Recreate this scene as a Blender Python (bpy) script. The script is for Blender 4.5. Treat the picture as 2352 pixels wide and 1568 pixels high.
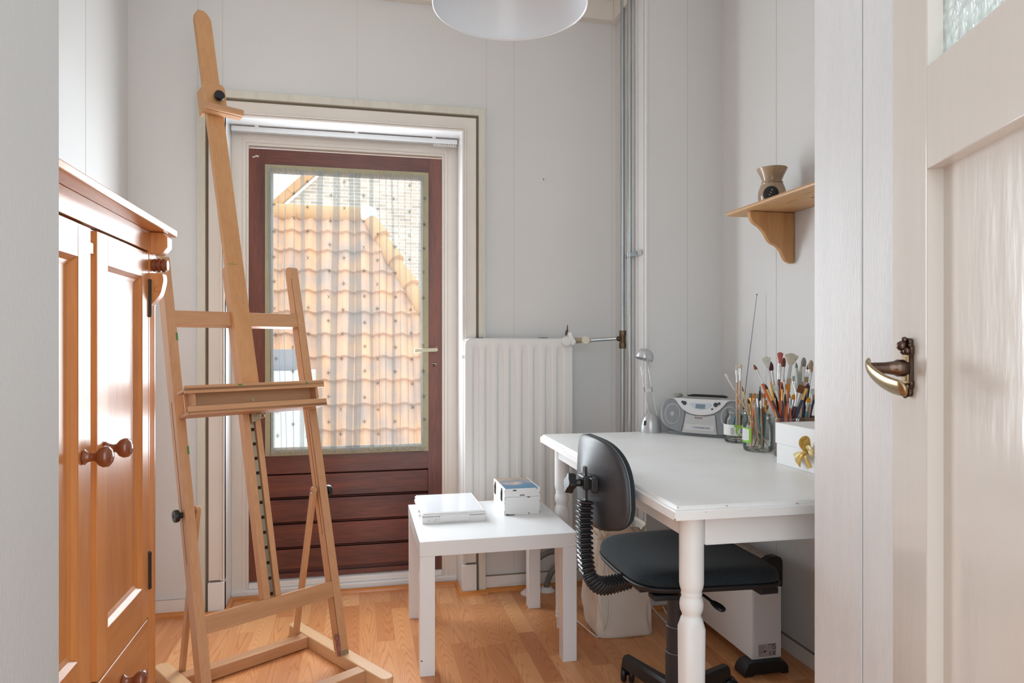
import bpy, bmesh, math, random
from mathutils import Matrix, Vector
from math import pi, sin, cos, radians

random.seed(7)
for o in list(bpy.data.objects):
    bpy.data.objects.remove(o, do_unlink=True)
scene = bpy.context.scene
COL = scene.collection

# ------------------------------------------------------------------ camera
cam_data = bpy.data.cameras.new('camera')
cam_data.sensor_width = 36.0
cam_data.lens = 1585.0 / 2352.0 * 36.0
cam_data.shift_y = 6.0 / 2352.0
cam_data.clip_start = 0.02
cam = bpy.data.objects.new('camera', cam_data)
COL.objects.link(cam)
cam.location = (0.0, 0.0, 1.11)
cam.rotation_euler = (radians(90), 0, -math.atan(351 / 1585.0))
scene.camera = cam

# ------------------------------------------------------------------ world, sky light, exposure
world = bpy.data.worlds.new('sky')
scene.world = world
world.use_nodes = True
nt = world.node_tree
nt.nodes.clear()
wo = nt.nodes.new('ShaderNodeOutputWorld')
bg = nt.nodes.new('ShaderNodeBackground')
tc = nt.nodes.new('ShaderNodeTexCoord')
sx = nt.nodes.new('ShaderNodeSeparateXYZ')
cr = nt.nodes.new('ShaderNodeValToRGB')
cr.color_ramp.elements[0].position = 0.42
cr.color_ramp.elements[0].color = (0.70, 0.70, 0.69, 1)
cr.color_ramp.elements[1].position = 0.56
cr.color_ramp.elements[1].color = (0.82, 0.925, 1.0, 1)
mr = nt.nodes.new('ShaderNodeMapRange')
mr.inputs['From Min'].default_value = -1
nt.links.new(tc.outputs['Generated'], sx.inputs[0])
nt.links.new(sx.outputs['Z'], mr.inputs['Value'])
nt.links.new(mr.outputs[0], cr.inputs[0])
nt.links.new(cr.outputs[0], bg.inputs['Color'])
bg.inputs['Strength'].default_value = 1.36
nt.links.new(bg.outputs[0], wo.inputs['Surface'])

scene.view_settings.view_transform = 'Standard'
scene.view_settings.look = 'None'
scene.view_settings.gamma = 1.0
scene.view_settings.use_curve_mapping = False
scene.view_settings.exposure = 1.40

def area(name, loc, rot, sx_, sy_, power, col=(1, 1, 1)):
    d = bpy.data.lights.new(name, 'AREA')
    d.shape = 'RECTANGLE'; d.size = sx_; d.size_y = sy_; d.energy = power; d.color = col
    o = bpy.data.objects.new(name, d); COL.objects.link(o)
    o.location = loc; o.rotation_euler = rot
    return o
# daylight falling through the glazed balcony door
area('door_daylight', (-0.05, 3.172, 1.26), (radians(-90), 0, 0), 0.66, 1.22, 10.5, (0.86, 0.94, 1.0))

# ------------------------------------------------------------------ materials
MATS = {}
def mat(name, base=(0.8, 0.8, 0.8), rough=0.5, metal=0.0, coat=0.0, var=0.0, vscale=8.0, bump=0.0, bscale=60.0,
        stretch=(1, 1, 1), base2=None, spec=0.5, emit=None, alpha=None, trans=0.0, ior=1.45, bdist=0.002, detail=4, sheen=0.0):
    if name in MATS: return MATS[name]
    m = bpy.data.materials.new(name); m.use_nodes = True
    n = m.node_tree; p = n.nodes['Principled BSDF']
    p.inputs['Base Color'].default_value = (*base, 1)
    p.inputs['Roughness'].default_value = rough
    p.inputs['Metallic'].default_value = metal
    p.inputs['Coat Weight'].default_value = coat
    p.inputs['Coat Roughness'].default_value = 0.08
    p.inputs['Specular IOR Level'].default_value = spec
    p.inputs['Transmission Weight'].default_value = trans
    p.inputs['IOR'].default_value = ior
    p.inputs['Sheen Weight'].default_value = sheen
    t = n.nodes.new('ShaderNodeTexCoord'); mp = n.nodes.new('ShaderNodeMapping')
    mp.inputs['Scale'].default_value = stretch
    n.links.new(t.outputs['Object'], mp.inputs[0])
    if base2 is not None or var > 0:
        nz = n.nodes.new('ShaderNodeTexNoise'); nz.inputs['Scale'].default_value = vscale
        nz.inputs['Detail'].default_value = detail
        n.links.new(mp.outputs[0], nz.inputs['Vector'])
        r = n.nodes.new('ShaderNodeValToRGB')
        b2 = base2 if base2 is not None else tuple(max(0, c * (1 - var)) for c in base)
        r.color_ramp.elements[0].position = 0.32; r.color_ramp.elements[0].color = (*b2, 1)
        r.color_ramp.elements[1].position = 0.68; r.color_ramp.elements[1].color = (*base, 1)
        n.links.new(nz.outputs['Fac'], r.inputs[0]); n.links.new(r.outputs[0], p.inputs['Base Color'])
    if bump > 0:
        nb = n.nodes.new('ShaderNodeTexNoise'); nb.inputs['Scale'].default_value = bscale
        nb.inputs['Detail'].default_value = 3
        n.links.new(mp.outputs[0], nb.inputs['Vector'])
        b = n.nodes.new('ShaderNodeBump'); b.inputs['Strength'].default_value = bump; b.inputs['Distance'].default_value = bdist
        n.links.new(nb.outputs['Fac'], b.inputs['Height']); n.links.new(b.outputs[0], p.inputs['Normal'])
        if coat > 0: n.links.new(b.outputs[0], p.inputs['Coat Normal'])
    MATS[name] = m
    return m

def wood(name, c1, c2, axis='z', scale=14.0, rough=0.45, coat=0.0, bump=0.05, fine=0.35, dist=4.0):
    """long-grained wood; the grain runs along the given object axis"""
    if name in MATS: return MATS[name]
    m = bpy.data.materials.new(name); m.use_nodes = True
    n = m.node_tree; p = n.nodes['Principled BSDF']
    p.inputs['Roughness'].default_value = rough; p.inputs['Coat Weight'].default_value = coat
    p.inputs['Coat Roughness'].default_value = 0.22
    t = n.nodes.new('ShaderNodeTexCoord'); mp = n.nodes.new('ShaderNodeMapping')
    s = [1.0, 1.0, 1.0]; s['xyz'.index(axis)] = 0.09
    mp.inputs['Scale'].default_value = s
    n.links.new(t.outputs['Object'], mp.inputs[0])
    a = n.nodes.new('ShaderNodeTexNoise'); a.inputs['Scale'].default_value = scale; a.inputs['Detail'].default_value = 5
    a.inputs['Distortion'].default_value = dist * 0.15
    b = n.nodes.new('ShaderNodeTexNoise'); b.inputs['Scale'].default_value = scale * 12; b.inputs['Detail'].default_value = 2
    n.links.new(mp.outputs[0], a.inputs['Vector']); n.links.new(mp.outputs[0], b.inputs['Vector'])
    mx = n.nodes.new('ShaderNodeMix'); mx.data_type = 'FLOAT'; mx.inputs['Factor'].default_value = fine
    n.links.new(a.outputs['Fac'], mx.inputs[2]); n.links.new(b.outputs['Fac'], mx.inputs[3])
    r = n.nodes.new('ShaderNodeValToRGB')
    r.color_ramp.elements[0].position = 0.36; r.color_ramp.elements[0].color = (*c2, 1)
    r.color_ramp.elements[1].position = 0.64; r.color_ramp.elements[1].color = (*c1, 1)
    n.links.new(mx.outputs[0], r.inputs[0]); n.links.new(r.outputs[0], p.inputs['Base Color'])
    bp = n.nodes.new('ShaderNodeBump'); bp.inputs['Strength'].default_value = bump; bp.inputs['Distance'].default_value = 0.001
    n.links.new(b.outputs['Fac'], bp.inputs['Height']); n.links.new(bp.outputs[0], p.inputs['Normal'])
    MATS[name] = m
    return m

def laminate():
    m = bpy.data.materials.new('laminate_floor'); m.use_nodes = True
    n = m.node_tree; p = n.nodes['Principled BSDF']; L = n.links.new
    p.inputs['Roughness'].default_value = 0.32
    def math_(op, a, b=None):
        q = n.nodes.new('ShaderNodeMath'); q.operation = op
        for i, v in enumerate((a, b)):
            if v is None: continue
            if isinstance(v, (int, float)): q.inputs[i].default_value = v
            else: L(v, q.inputs[i])
        return q.outputs[0]
    t = n.nodes.new('ShaderNodeTexCoord'); s = n.nodes.new('ShaderNodeSeparateXYZ'); L(t.outputs['Object'], s.inputs[0])
    xs = math_('DIVIDE', s.outputs['X'], 0.066)
    ci = math_('FLOOR', xs); cf = math_('FRACT', xs)
    wn = n.nodes.new('ShaderNodeTexWhiteNoise'); wn.noise_dimensions = '1D'; L(ci, wn.inputs['W'])
    ys = math_('ADD', math_('DIVIDE', s.outputs['Y'], 0.40), math_('MULTIPLY', wn.outputs['Value'], 3.0))
    ri = math_('FLOOR', ys); rf = math_('FRACT', ys)
    cb = n.nodes.new('ShaderNodeCombineXYZ'); L(ci, cb.inputs[0]); L(ri, cb.inputs[1])
    w2 = n.nodes.new('ShaderNodeTexWhiteNoise'); w2.noise_dimensions = '2D'; L(cb.outputs[0], w2.inputs['Vector'])
    # cathedral grain: rings of a stretched cone, offset per board
    cx_ = math_('ADD', math_('SUBTRACT', cf, 0.5), math_('MULTIPLY', math_('SUBTRACT', w2.outputs['Value'], 0.5), 0.6))
    cv = n.nodes.new('ShaderNodeCombineXYZ')
    L(math_('MULTIPLY', cx_, 1.0), cv.inputs[0])
    L(math_('ADD', s.outputs['Y'], math_('MULTIPLY', w2.outputs['Value'], 17.0)), cv.inputs[1])
    nz = n.nodes.new('ShaderNodeTexNoise'); nz.inputs['Scale'].default_value = 2.2; nz.inputs['Detail'].default_value = 2
    L(cv.outputs[0], nz.inputs['Vector'])
    w3 = n.nodes.new('ShaderNodeTexWhiteNoise'); w3.noise_dimensions = '2D'
    cb3 = n.nodes.new('ShaderNodeVectorMath'); cb3.operation = 'ADD'; cb3.inputs[1].default_value = (31.7, 12.3, 0)
    L(cb.outputs[0], cb3.inputs[0]); L(cb3.outputs[0], w3.inputs['Vector'])
    q = math_('MULTIPLY', math_('MULTIPLY', cx_, cx_), 13.0)
    slope = math_('MULTIPLY', math_('SUBTRACT', w3.outputs['Value'], 0.35), 36.0)
    ph = math_('ADD', math_('ADD', q, math_('MULTIPLY', s.outputs['Y'], slope)), math_('MULTIPLY', nz.outputs['Fac'], 3.2))
    sn = math_('SINE', math_('MULTIPLY', ph, 6.283))
    ring = math_('POWER', math_('ADD', math_('MULTIPLY', sn, 0.5), 0.5), 4.0)
    # fine fibres
    mp = n.nodes.new('ShaderNodeMapping'); mp.inputs['Scale'].default_value = (160, 7, 1); L(t.outputs['Object'], mp.inputs[0])
    nf = n.nodes.new('ShaderNodeTexNoise'); nf.inputs['Scale'].default_value = 1.0; nf.inputs['Detail'].default_value = 3
    L(mp.outputs[0], nf.inputs['Vector'])
    r = n.nodes.new('ShaderNodeValToRGB')
    e = r.color_ramp.elements
    e[0].position = 0.0; e[0].color = (0.60, 0.245, 0.095, 1)
    e[1].position = 1.0; e[1].color = (0.84, 0.45, 0.21, 1)
    e2 = e.new(0.5); e2.color = (0.73, 0.345, 0.145, 1)
    L(w2.outputs['Value'], r.inputs[0])
    m1 = n.nodes.new('ShaderNodeMix'); m1.data_type = 'RGBA'; m1.blend_type = 'MULTIPLY'
    L(math_('MULTIPLY', ring, 0.52), m1.inputs['Factor']); L(r.outputs[0], m1.inputs[6]); m1.inputs[7].default_value = (0.74, 0.50, 0.33, 1)
    m2 = n.nodes.new('ShaderNodeMix'); m2.data_type = 'RGBA'; m2.blend_type = 'MULTIPLY'
    L(math_('MULTIPLY', nf.outputs['Fac'], 0.45), m2.inputs['Factor']); L(m1.outputs[2], m2.inputs[6]); m2.inputs[7].default_value = (0.86, 0.72, 0.56, 1)
    # board joints
    j = math_('MAXIMUM', math_('LESS_THAN', cf, 0.012), math_('LESS_THAN', rf, 0.003))
    m3 = n.nodes.new('ShaderNodeMix'); m3.data_type = 'RGBA'
    L(math_('MULTIPLY', j, 0.35), m3.inputs['Factor']); L(m2.outputs[2], m3.inputs[6]); m3.inputs[7].default_value = (0.25, 0.10, 0.04, 1)
    L(m3.outputs[2], p.inputs['Base Color'])
    MATS['laminate_floor'] = m
    return m

def wallpaper(name, c, weave=0.25, sc=420.0):
    m = bpy.data.materials.new(name); m.use_nodes = True
    n = m.node_tree; p = n.nodes['Principled BSDF']; L = n.links.new
    p.inputs['Roughness'].default_value = 0.75
    t = n.nodes.new('ShaderNodeTexCoord')
    a = n.nodes.new('ShaderNodeTexNoise'); a.inputs['Scale'].default_value = 1.3; a.inputs['Detail'].default_value = 3
    L(t.outputs['Object'], a.inputs['Vector'])
    r = n.nodes.new('ShaderNodeValToRGB')
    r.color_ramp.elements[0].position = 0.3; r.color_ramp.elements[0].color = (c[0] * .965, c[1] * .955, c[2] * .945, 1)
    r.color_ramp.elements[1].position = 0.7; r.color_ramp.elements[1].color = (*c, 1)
    L(a.outputs['Fac'], r.inputs[0]); L(r.outputs[0], p.inputs['Base Color'])
    mp = n.nodes.new('ShaderNodeMapping'); mp.inputs['Rotation'].default_value = (0.78, 0.78, 0.6); mp.inputs['Scale'].default_value = (1, 1, 0.35)
    L(t.outputs['Object'], mp.inputs[0])
    b = n.nodes.new('ShaderNodeTexNoise'); b.inputs['Scale'].default_value = sc; b.inputs['Detail'].default_value = 1
    L(mp.outputs[0], b.inputs['Vector'])
    bp = n.nodes.new('ShaderNodeBump'); bp.inputs['Strength'].default_value = weave; bp.inputs['Distance'].default_value = 0.001
    L(b.outputs['Fac'], bp.inputs['Height']); L(bp.outputs[0], p.inputs['Normal'])
    MATS[name] = m
    return m

def sheer(name, c, fac, glossy=0.0, trl=0.5):
    """thin see-through sheet: part of the light passes straight, the rest is scattered"""
    m = bpy.data.materials.new(name); m.use_nodes = True
    n = m.node_tree; L = n.links.new; n.nodes.clear()
    out = n.nodes.new('ShaderNodeOutputMaterial')
    tr = n.nodes.new('ShaderNodeBsdfTransparent'); d = n.nodes.new('ShaderNodeBsdfDiffuse'); tl = n.nodes.new('ShaderNodeBsdfTranslucent')
    d.inputs[0].default_value = (*c, 1); tl.inputs[0].default_value = (*c, 1)
    m1 = n.nodes.new('ShaderNodeMixShader'); m1.inputs[0].default_value = trl
    L(d.outputs[0], m1.inputs[1]); L(tl.outputs[0], m1.inputs[2])
    m2 = n.nodes.new('ShaderNodeMixShader')
    t = n.nodes.new('ShaderNodeTexCoord'); mp = n.nodes.new('ShaderNodeMapping'); mp.inputs['Scale'].default_value = (1, 1, 2.5)
    nz = n.nodes.new('ShaderNodeTexNoise'); nz.inputs['Scale'].default_value = 170; nz.inputs['Detail'].default_value = 2
    L(t.outputs['Object'], mp.inputs[0]); L(mp.outputs[0], nz.inputs['Vector'])
    mr_ = n.nodes.new('ShaderNodeMapRange'); mr_.inputs['From Min'].default_value = 0.3; mr_.inputs['From Max'].default_value = 0.7
    mr_.inputs['To Min'].default_value = fac * 0.6; mr_.inputs['To Max'].default_value = min(1, fac * 1.4)
    L(nz.outputs['Fac'], mr_.inputs['Value']); L(mr_.outputs[0], m2.inputs[0])
    L(tr.outputs[0], m2.inputs[1]); L(m1.outputs[0], m2.inputs[2]); L(m2.outputs[0], out.inputs[0])
    MATS[name] = m
    return m

def pane(name, tint=(0.96, 0.98, 0.98), bump=0.0, bscale=40.0, rough=0.02, milky=0.0, ior=1.45):
    """a single thin pane: straight transmission plus Fresnel reflection"""
    m = bpy.data.materials.new(name); m.use_nodes = True
    n = m.node_tree; L = n.links.new; n.nodes.clear()
    out = n.nodes.new('ShaderNodeOutputMaterial')
    tr = n.nodes.new('ShaderNodeBsdfTransparent'); tr.inputs[0].default_value = (*tint, 1)
    g = n.nodes.new('ShaderNodeBsdfGlossy'); g.inputs['Roughness'].default_value = rough
    fr = n.nodes.new('ShaderNodeFresnel'); fr.inputs['IOR'].default_value = ior
    mx = n.nodes.new('ShaderNodeMixShader')
    L(fr.outputs[0], mx.inputs[0]); L(tr.outputs[0], mx.inputs[1]); L(g.outputs[0], mx.inputs[2])
    last = mx
    if milky > 0:
        d = n.nodes.new('ShaderNodeBsdfTranslucent'); d.inputs[0].default_value = (0.9, 0.92, 0.9, 1)
        m2 = n.nodes.new('ShaderNodeMixShader'); m2.inputs[0].default_value = milky
        L(mx.outputs[0], m2.inputs[1]); L(d.outputs[0], m2.inputs[2]); last = m2
    if bump > 0:
        t = n.nodes.new('ShaderNodeTexCoord'); v = n.nodes.new('ShaderNodeTexVoronoi'); v.inputs['Scale'].default_value = bscale
        L(t.outputs['Object'], v.inputs['Vector'])
        bp = n.nodes.new('ShaderNodeBump'); bp.inputs['Strength'].default_value = bump; bp.inputs['Distance'].default_value = 0.01
        L(v.outputs['Distance'], bp.inputs['Height']); L(bp.outputs[0], g.inputs['Normal']); L(bp.outputs[0], fr.inputs['Normal'])
    L(last.outputs[0], out.inputs[0])
    MATS[name] = m
    return m

def bricks(name):
    m = bpy.data.materials.new(name); m.use_nodes = True
    n = m.node_tree; p = n.nodes['Principled BSDF']; L = n.links.new
    p.inputs['Roughness'].default_value = 0.9
    t = n.nodes.new('ShaderNodeTexCoord'); mp = n.nodes.new('ShaderNodeMapping'); mp.inputs['Rotation'].default_value = (radians(-90), 0, 0)
    L(t.outputs['Object'], mp.inputs[0])
    b = n.nodes.new('ShaderNodeTexBrick')
    b.inputs['Color1'].default_value = (0.36, 0.275, 0.205, 1); b.inputs['Color2'].default_value = (0.50, 0.40, 0.31, 1)
    b.inputs['Mortar'].default_value = (0.60, 0.59, 0.56, 1)
    b.inputs['Scale'].default_value = 1.0; b.inputs['Brick Width'].default_value = 0.23; b.inputs['Row Height'].default_value = 0.0635
    b.inputs['Mortar Size'].default_value = 0.007
    L(mp.outputs[0], b.inputs['Vector']); L(b.outputs[0], p.inputs['Base Color'])
    MATS[name] = m
    return m

def star_paint(name):
    """the small picture printed on the lid of the keepsake box: a blue harbour, a pale sky and a tan bank"""
    m = bpy.data.materials.new(name); m.use_nodes = True
    n = m.node_tree; p = n.nodes['Principled BSDF']; L = n.links.new
    p.inputs['Roughness'].default_value = 0.4
    t = n.nodes.new('ShaderNodeTexCoord'); s = n.nodes.new('ShaderNodeSeparateXYZ'); L(t.outputs['Object'], s.inputs[0])
    nz = n.nodes.new('ShaderNodeTexNoise'); nz.inputs['Scale'].default_value = 14; nz.inputs['Detail'].default_value = 5
    L(t.outputs['Object'], nz.inputs['Vector'])
    a = n.nodes.new('ShaderNodeMath'); a.operation = 'MULTIPLY_ADD'; L(nz.outputs['Fac'], a.inputs[0]); a.inputs[1].default_value = 0.16; L(s.outputs['Y'], a.inputs[2])
    mr_ = n.nodes.new('ShaderNodeMapRange'); mr_.inputs['From Min'].default_value = 0.03; mr_.inputs['From Max'].default_value = 0.33
    L(a.outputs[0], mr_.inputs['Value'])
    r = n.nodes.new('ShaderNodeValToRGB'); e = r.color_ramp.elements
    e[0].position = 0.0; e[0].color = (0.05, 0.16, 0.24, 1)
    e[1].position = 1.0; e[1].color = (0.30, 0.22, 0.17, 1)
    for pos, c in ((0.34, (0.07, 0.17, 0.28)), (0.46, (0.13, 0.20, 0.28)), (0.52, (0.50, 0.38, 0.30)), (0.58, (0.16, 0.19, 0.24)), (0.72, (0.30, 0.27, 0.26)), (0.80, (0.42, 0.31, 0.22))):
        q = e.new(pos); q.color = (*c, 1)
    L(mr_.outputs[0], r.inputs[0]); L(r.outputs[0], p.inputs['Base Color'])
    MATS[name] = m
    return m

M = {}
M['wall'] = wallpaper('wallpaper', (0.74, 0.74, 0.735))
M['wall_seam'] = mat('wallpaper_seam', (0.60, 0.585, 0.57), 0.8)
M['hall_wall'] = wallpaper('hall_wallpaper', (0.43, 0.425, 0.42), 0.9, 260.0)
M['floor'] = laminate()
M['white'] = mat('white_lacquer', (0.82, 0.83, 0.84), 0.28, coat=0.2)
M['white_worn'] = mat('worn_white_paint', (0.84, 0.85, 0.85), 0.42, base2=(0.80, 0.80, 0.79), vscale=6, bump=0.15, bscale=40)
M['cream'] = mat('cream_paint', (0.80, 0.755, 0.70), 0.38, base2=(0.76, 0.71, 0.65), vscale=5)
M['white_trim'] = mat('white_trim_paint', (0.82, 0.80, 0.77), 0.4, base2=(0.77, 0.74, 0.70), vscale=4)
M['batten'] = wood('limewashed_batten', (0.72, 0.70, 0.62), (0.63, 0.61, 0.53), 'z', 20, 0.6)
M['dark_gap'] = mat('dark_gap_strip', (0.24, 0.19, 0.14), 0.8)  # plain dark brown strip laid along gaps and joints
M['skirting_line'] = mat('brown_line', (0.30, 0.25, 0.20), 0.8)  # thin brown line along the top of the skirting
M['orange_trim'] = wood('varnished_quarter_round', (0.68, 0.26, 0.05), (0.56, 0.19, 0.035), 'x', 16, 0.3, 0.3)
M['mahogany_z'] = wood('mahogany_stile', (0.205, 0.060, 0.036), (0.085, 0.027, 0.024), 'z', 12, 0.36, 0.12)
M['mahogany_x'] = wood('mahogany_board', (0.195, 0.054, 0.032), (0.078, 0.025, 0.022), 'x', 12, 0.36, 0.12)
M['olive'] = mat('olive_glazing_bead', (0.42, 0.375, 0.235), 0.55, var=0.12, vscale=12)
M['glass'] = pane('window_glass')
M['curtain'] = sheer('sheer_net', (0.62, 0.69, 0.71), 0.17)
M['star'] = sheer('net_star', (0.16, 0.19, 0.20), 0.55)
M['hem'] = sheer('net_heading', (0.62, 0.58, 0.52), 0.55)
M['beech_z'] = wood('beech_upright', (0.60, 0.325, 0.165), (0.50, 0.25, 0.115), 'z', 10, 0.42, 0.05)
M['beech_x'] = wood('beech_rail', (0.58, 0.315, 0.16), (0.47, 0.235, 0.11), 'x', 10, 0.42, 0.05)
M['beech_y'] = wood('beech_runner', (0.70, 0.44, 0.24), (0.61, 0.35, 0.18), 'y', 10, 0.42, 0.05)
M['beech_warm'] = wood('beech_mast', (0.62, 0.325, 0.14), (0.53, 0.255, 0.10), 'z', 8, 0.42, 0.05)
M['slot'] = mat('sawn_slot', (0.16, 0.07, 0.03), 0.8)
M['black'] = mat('black_plastic', (0.012, 0.012, 0.014), 0.38)
M['black_matt'] = mat('black_moulding', (0.022, 0.021, 0.023), 0.5, bump=0.25, bscale=500)
M['steel'] = mat('bare_steel', (0.55, 0.53, 0.50), 0.32, 1.0)
M['brassy'] = mat('zinc_brass_plate', (0.52, 0.46, 0.34), 0.35, 1.0)
M['green_paint'] = mat('green_paint_smear', (0.07, 0.22, 0.03), 0.6)
M['mauve_paint'] = mat('mauve_paint_smear', (0.42, 0.16, 0.20), 0.55, base2=(0.20, 0.10, 0.06), vscale=60)
M['pine_z'] = wood('varnished_pine_upright', (0.60, 0.235, 0.065), (0.46, 0.155, 0.040), 'z', 9, 0.34, 0.38, 0.10)
M['pine_y'] = wood('varnished_pine_rail', (0.58, 0.235, 0.065), (0.45, 0.155, 0.040), 'y', 9, 0.34, 0.38, 0.10)
M['pine_knob'] = mat('dark_turned_knob', (0.23, 0.060, 0.022), 0.2, coat=0.6, var=0.25, vscale=30)
M['hinge'] = mat('dark_hinge', (0.05, 0.045, 0.04), 0.3, 0.8)
M['radiator'] = mat('radiator_enamel', (0.80, 0.785, 0.76), 0.38)
M['valve_cap'] = mat('valve_cap_plastic', (0.78, 0.77, 0.75), 0.4)
M['ivory'] = mat('ivory_wheel', (0.72, 0.68, 0.55), 0.45)
M['galv'] = mat('galvanised_pipe', (0.50, 0.53, 0.54), 0.36, 0.9, base2=(0.40, 0.43, 0.44), vscale=25, stretch=(1, 1, 0.2))
M['dark_brass'] = mat('dark_brass', (0.16, 0.11, 0.065), 0.42, 0.85, var=0.3, vscale=60)
M['brass'] = mat('old_brass', (0.44, 0.32, 0.18), 0.28, 0.95, var=0.2, vscale=40)
M['bronze'] = mat('aged_bronze', (0.13, 0.085, 0.065), 0.20, 0.9, var=0.3, vscale=50)
M['grey_pipe'] = mat('grey_plastic_pipe', (0.20, 0.20, 0.20), 0.35, var=0.25, vscale=20)
M['white_plastic'] = mat('white_plastic', (0.80, 0.79, 0.77), 0.4)
M['alu'] = mat('painted_aluminium', (0.78, 0.80, 0.81), 0.35, 0.2)
M['opal'] = mat('opal_shade', (0.76, 0.81, 0.86), 0.35, coat=0.3)
M['opal_rim'] = mat('opal_shade_rim', (0.95, 0.95, 0.96), 0.25, coat=0.5)
M['fabric'] = mat('charcoal_wool', (0.022, 0.034, 0.042), 0.95, base2=(0.007, 0.011, 0.014), vscale=420, bump=0.5, bscale=500, detail=2, sheen=0.08)
M['shell'] = mat('grey_black_shell', (0.045, 0.045, 0.052), 0.40, base2=(0.030, 0.030, 0.034), vscale=10, bump=0.12, bscale=300)
M['edge_strip'] = mat('grey_edge_piping', (0.20, 0.22, 0.22), 0.5)
M['bellows'] = mat('glossy_bellows', (0.014, 0.014, 0.016), 0.22)
M['column'] = mat('dark_grey_column', (0.040, 0.037, 0.040), 0.5)
M['column_ring'] = mat('pale_ring', (0.28, 0.31, 0.34), 0.4)
M['heater_white'] = mat('heater_enamel', (0.78, 0.78, 0.77), 0.3)
M['heater_grey'] = mat('heater_end_grey', (0.74, 0.72, 0.70), 0.35)
M['grille'] = mat('chrome_grille', (0.62, 0.60, 0.57), 0.35, 0.8)
M['canvas'] = mat('cream_canvas', (0.86, 0.80, 0.72), 0.9, base2=(0.80, 0.74, 0.66), vscale=7, bump=0.4, bscale=900, bdist=0.0006)
M['canvas_band'] = mat('canvas_hem', (0.76, 0.69, 0.58), 0.9, bump=0.4, bscale=900, bdist=0.0006)
M['boom'] = mat('silver_grey_plastic', (0.40, 0.41, 0.42), 0.38, 0.25)
M['boom_dark'] = mat('grey_speaker_cloth', (0.26, 0.27, 0.285), 0.6, 0.1, base2=(0.18, 0.19, 0.20), vscale=700, detail=1)
M['boom_light'] = mat('pale_silver_plastic', (0.66, 0.67, 0.68), 0.32, 0.15)
M['boom_door'] = mat('mid_silver_plastic', (0.46, 0.465, 0.47), 0.4, 0.2)
M['boom_inset'] = mat('inset_silver', (0.54, 0.545, 0.55), 0.4, 0.2)
M['lcd_frame'] = mat('blue_grey_bezel', (0.50, 0.55, 0.62), 0.25)
M['lcd'] = mat('lcd_glass', (0.17, 0.25, 0.28), 0.2)
M['sage'] = mat('sage_plastic', (0.26, 0.27, 0.22), 0.45)
M['btn'] = mat('dark_button', (0.035, 0.045, 0.05), 0.4)
M['print_blue'] = mat('blue_print', (0.04, 0.09, 0.20), 0.5)
M['print_brown'] = mat('bronze_lettering', (0.22, 0.12, 0.07), 0.4, 0.3)
M['antenna'] = mat('antenna_metal', (0.20, 0.20, 0.21), 0.4, 0.7)
M['lamp_silver'] = mat('lamp_silver_plastic', (0.55, 0.56, 0.57), 0.30, 0.5)
M['chrome'] = mat('chrome', (0.72, 0.72, 0.73), 0.12, 1.0)
M['clear'] = pane('clear_plastic', (0.97, 0.98, 0.98), milky=0.12, rough=0.05)
M['jar_glass'] = pane('jar_glass', (0.955, 0.985, 0.97), milky=0.04, ior=1.30)
M['label_white'] = mat('label_paper', (0.74, 0.74, 0.72), 0.7)
M['label_green'] = mat('label_green', (0.22, 0.50, 0.05), 0.6)
M['label_lime'] = mat('label_lime', (0.42, 0.60, 0.06), 0.6)
M['print_black'] = mat('label_print', (0.03, 0.03, 0.03), 0.6)
M['print_grey'] = mat('grey_print', (0.25, 0.22, 0.23), 0.6)
M['sticker'] = mat('rating_plate', (0.50, 0.45, 0.46), 0.4, 0.2)
M['wicker'] = mat('wicker', (0.30, 0.20, 0.12), 0.8, base2=(0.16, 0.10, 0.06), vscale=60, bump=0.8, bscale=200)
M['card_white'] = mat('white_card', (0.84, 0.84, 0.84), 0.6)
M['gold'] = mat('gold_ribbon', (0.72, 0.45, 0.10), 0.32, 0.15, base2=(0.60, 0.36, 0.07), vscale=20)
M['gold_pale'] = mat('pale_gold_ribbon', (0.76, 0.60, 0.28), 0.35, 0.1)
M['ribbon_print'] = mat('ribbon_lettering', (0.86, 0.82, 0.66), 0.5)
M['shelf_pine'] = wood('oiled_pine_shelf', (0.62, 0.37, 0.18), (0.50, 0.27, 0.11), 'y', 8, 0.4, 0.15)
M['shelf_pine_z'] = wood('oiled_pine_bracket', (0.58, 0.31, 0.125), (0.45, 0.21, 0.075), 'z', 11, 0.4, 0.15)
M['knot'] = mat('pine_knot', (0.16, 0.08, 0.03), 0.5)
M['ceramic'] = mat('tan_glaze', (0.50, 0.38, 0.26), 0.22, base2=(0.30, 0.20, 0.13), vscale=14, coat=0.5)
M['ceramic_dark'] = mat('burner_inside', (0.01, 0.008, 0.008), 0.5)
M['hole_white'] = mat('vent_hole', (0.80, 0.80, 0.80), 0.6)
M['box_white'] = mat('shabby_white', (0.82, 0.82, 0.81), 0.45)
M['case_white'] = mat('case_white', (0.80, 0.80, 0.79), 0.35)
M['case_panel'] = mat('case_panel_gloss', (0.78, 0.80, 0.84), 0.16, coat=0.4)
M['chip'] = mat('chipped_dark', (0.06, 0.05, 0.04), 0.7)
M['rust'] = mat('rust_speck', (0.40, 0.18, 0.09), 0.7)
M['picture'] = star_paint('lid_picture')
M['board'] = wood('white_stained_board', (0.70, 0.71, 0.72), (0.64, 0.65, 0.66), 'z', 30, 0.42, 0.05, 0.35, 0.5)
M['gloss_cream'] = mat('brush_gloss_cream', (0.69, 0.645, 0.595), 0.22, coat=0.32, bump=0.25, bscale=26, stretch=(1.2, 1.2, 0.22), bdist=0.004)
M['recess'] = mat('shaded_recess_tan', (0.44, 0.345, 0.25), 0.5)  # recess shade mixed into the cream as tan; no part uses it
M['cathedral'] = pane('pattern_glass', (0.62, 0.66, 0.64), bump=1.0, bscale=55, rough=0.10, milky=0.25)
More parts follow.
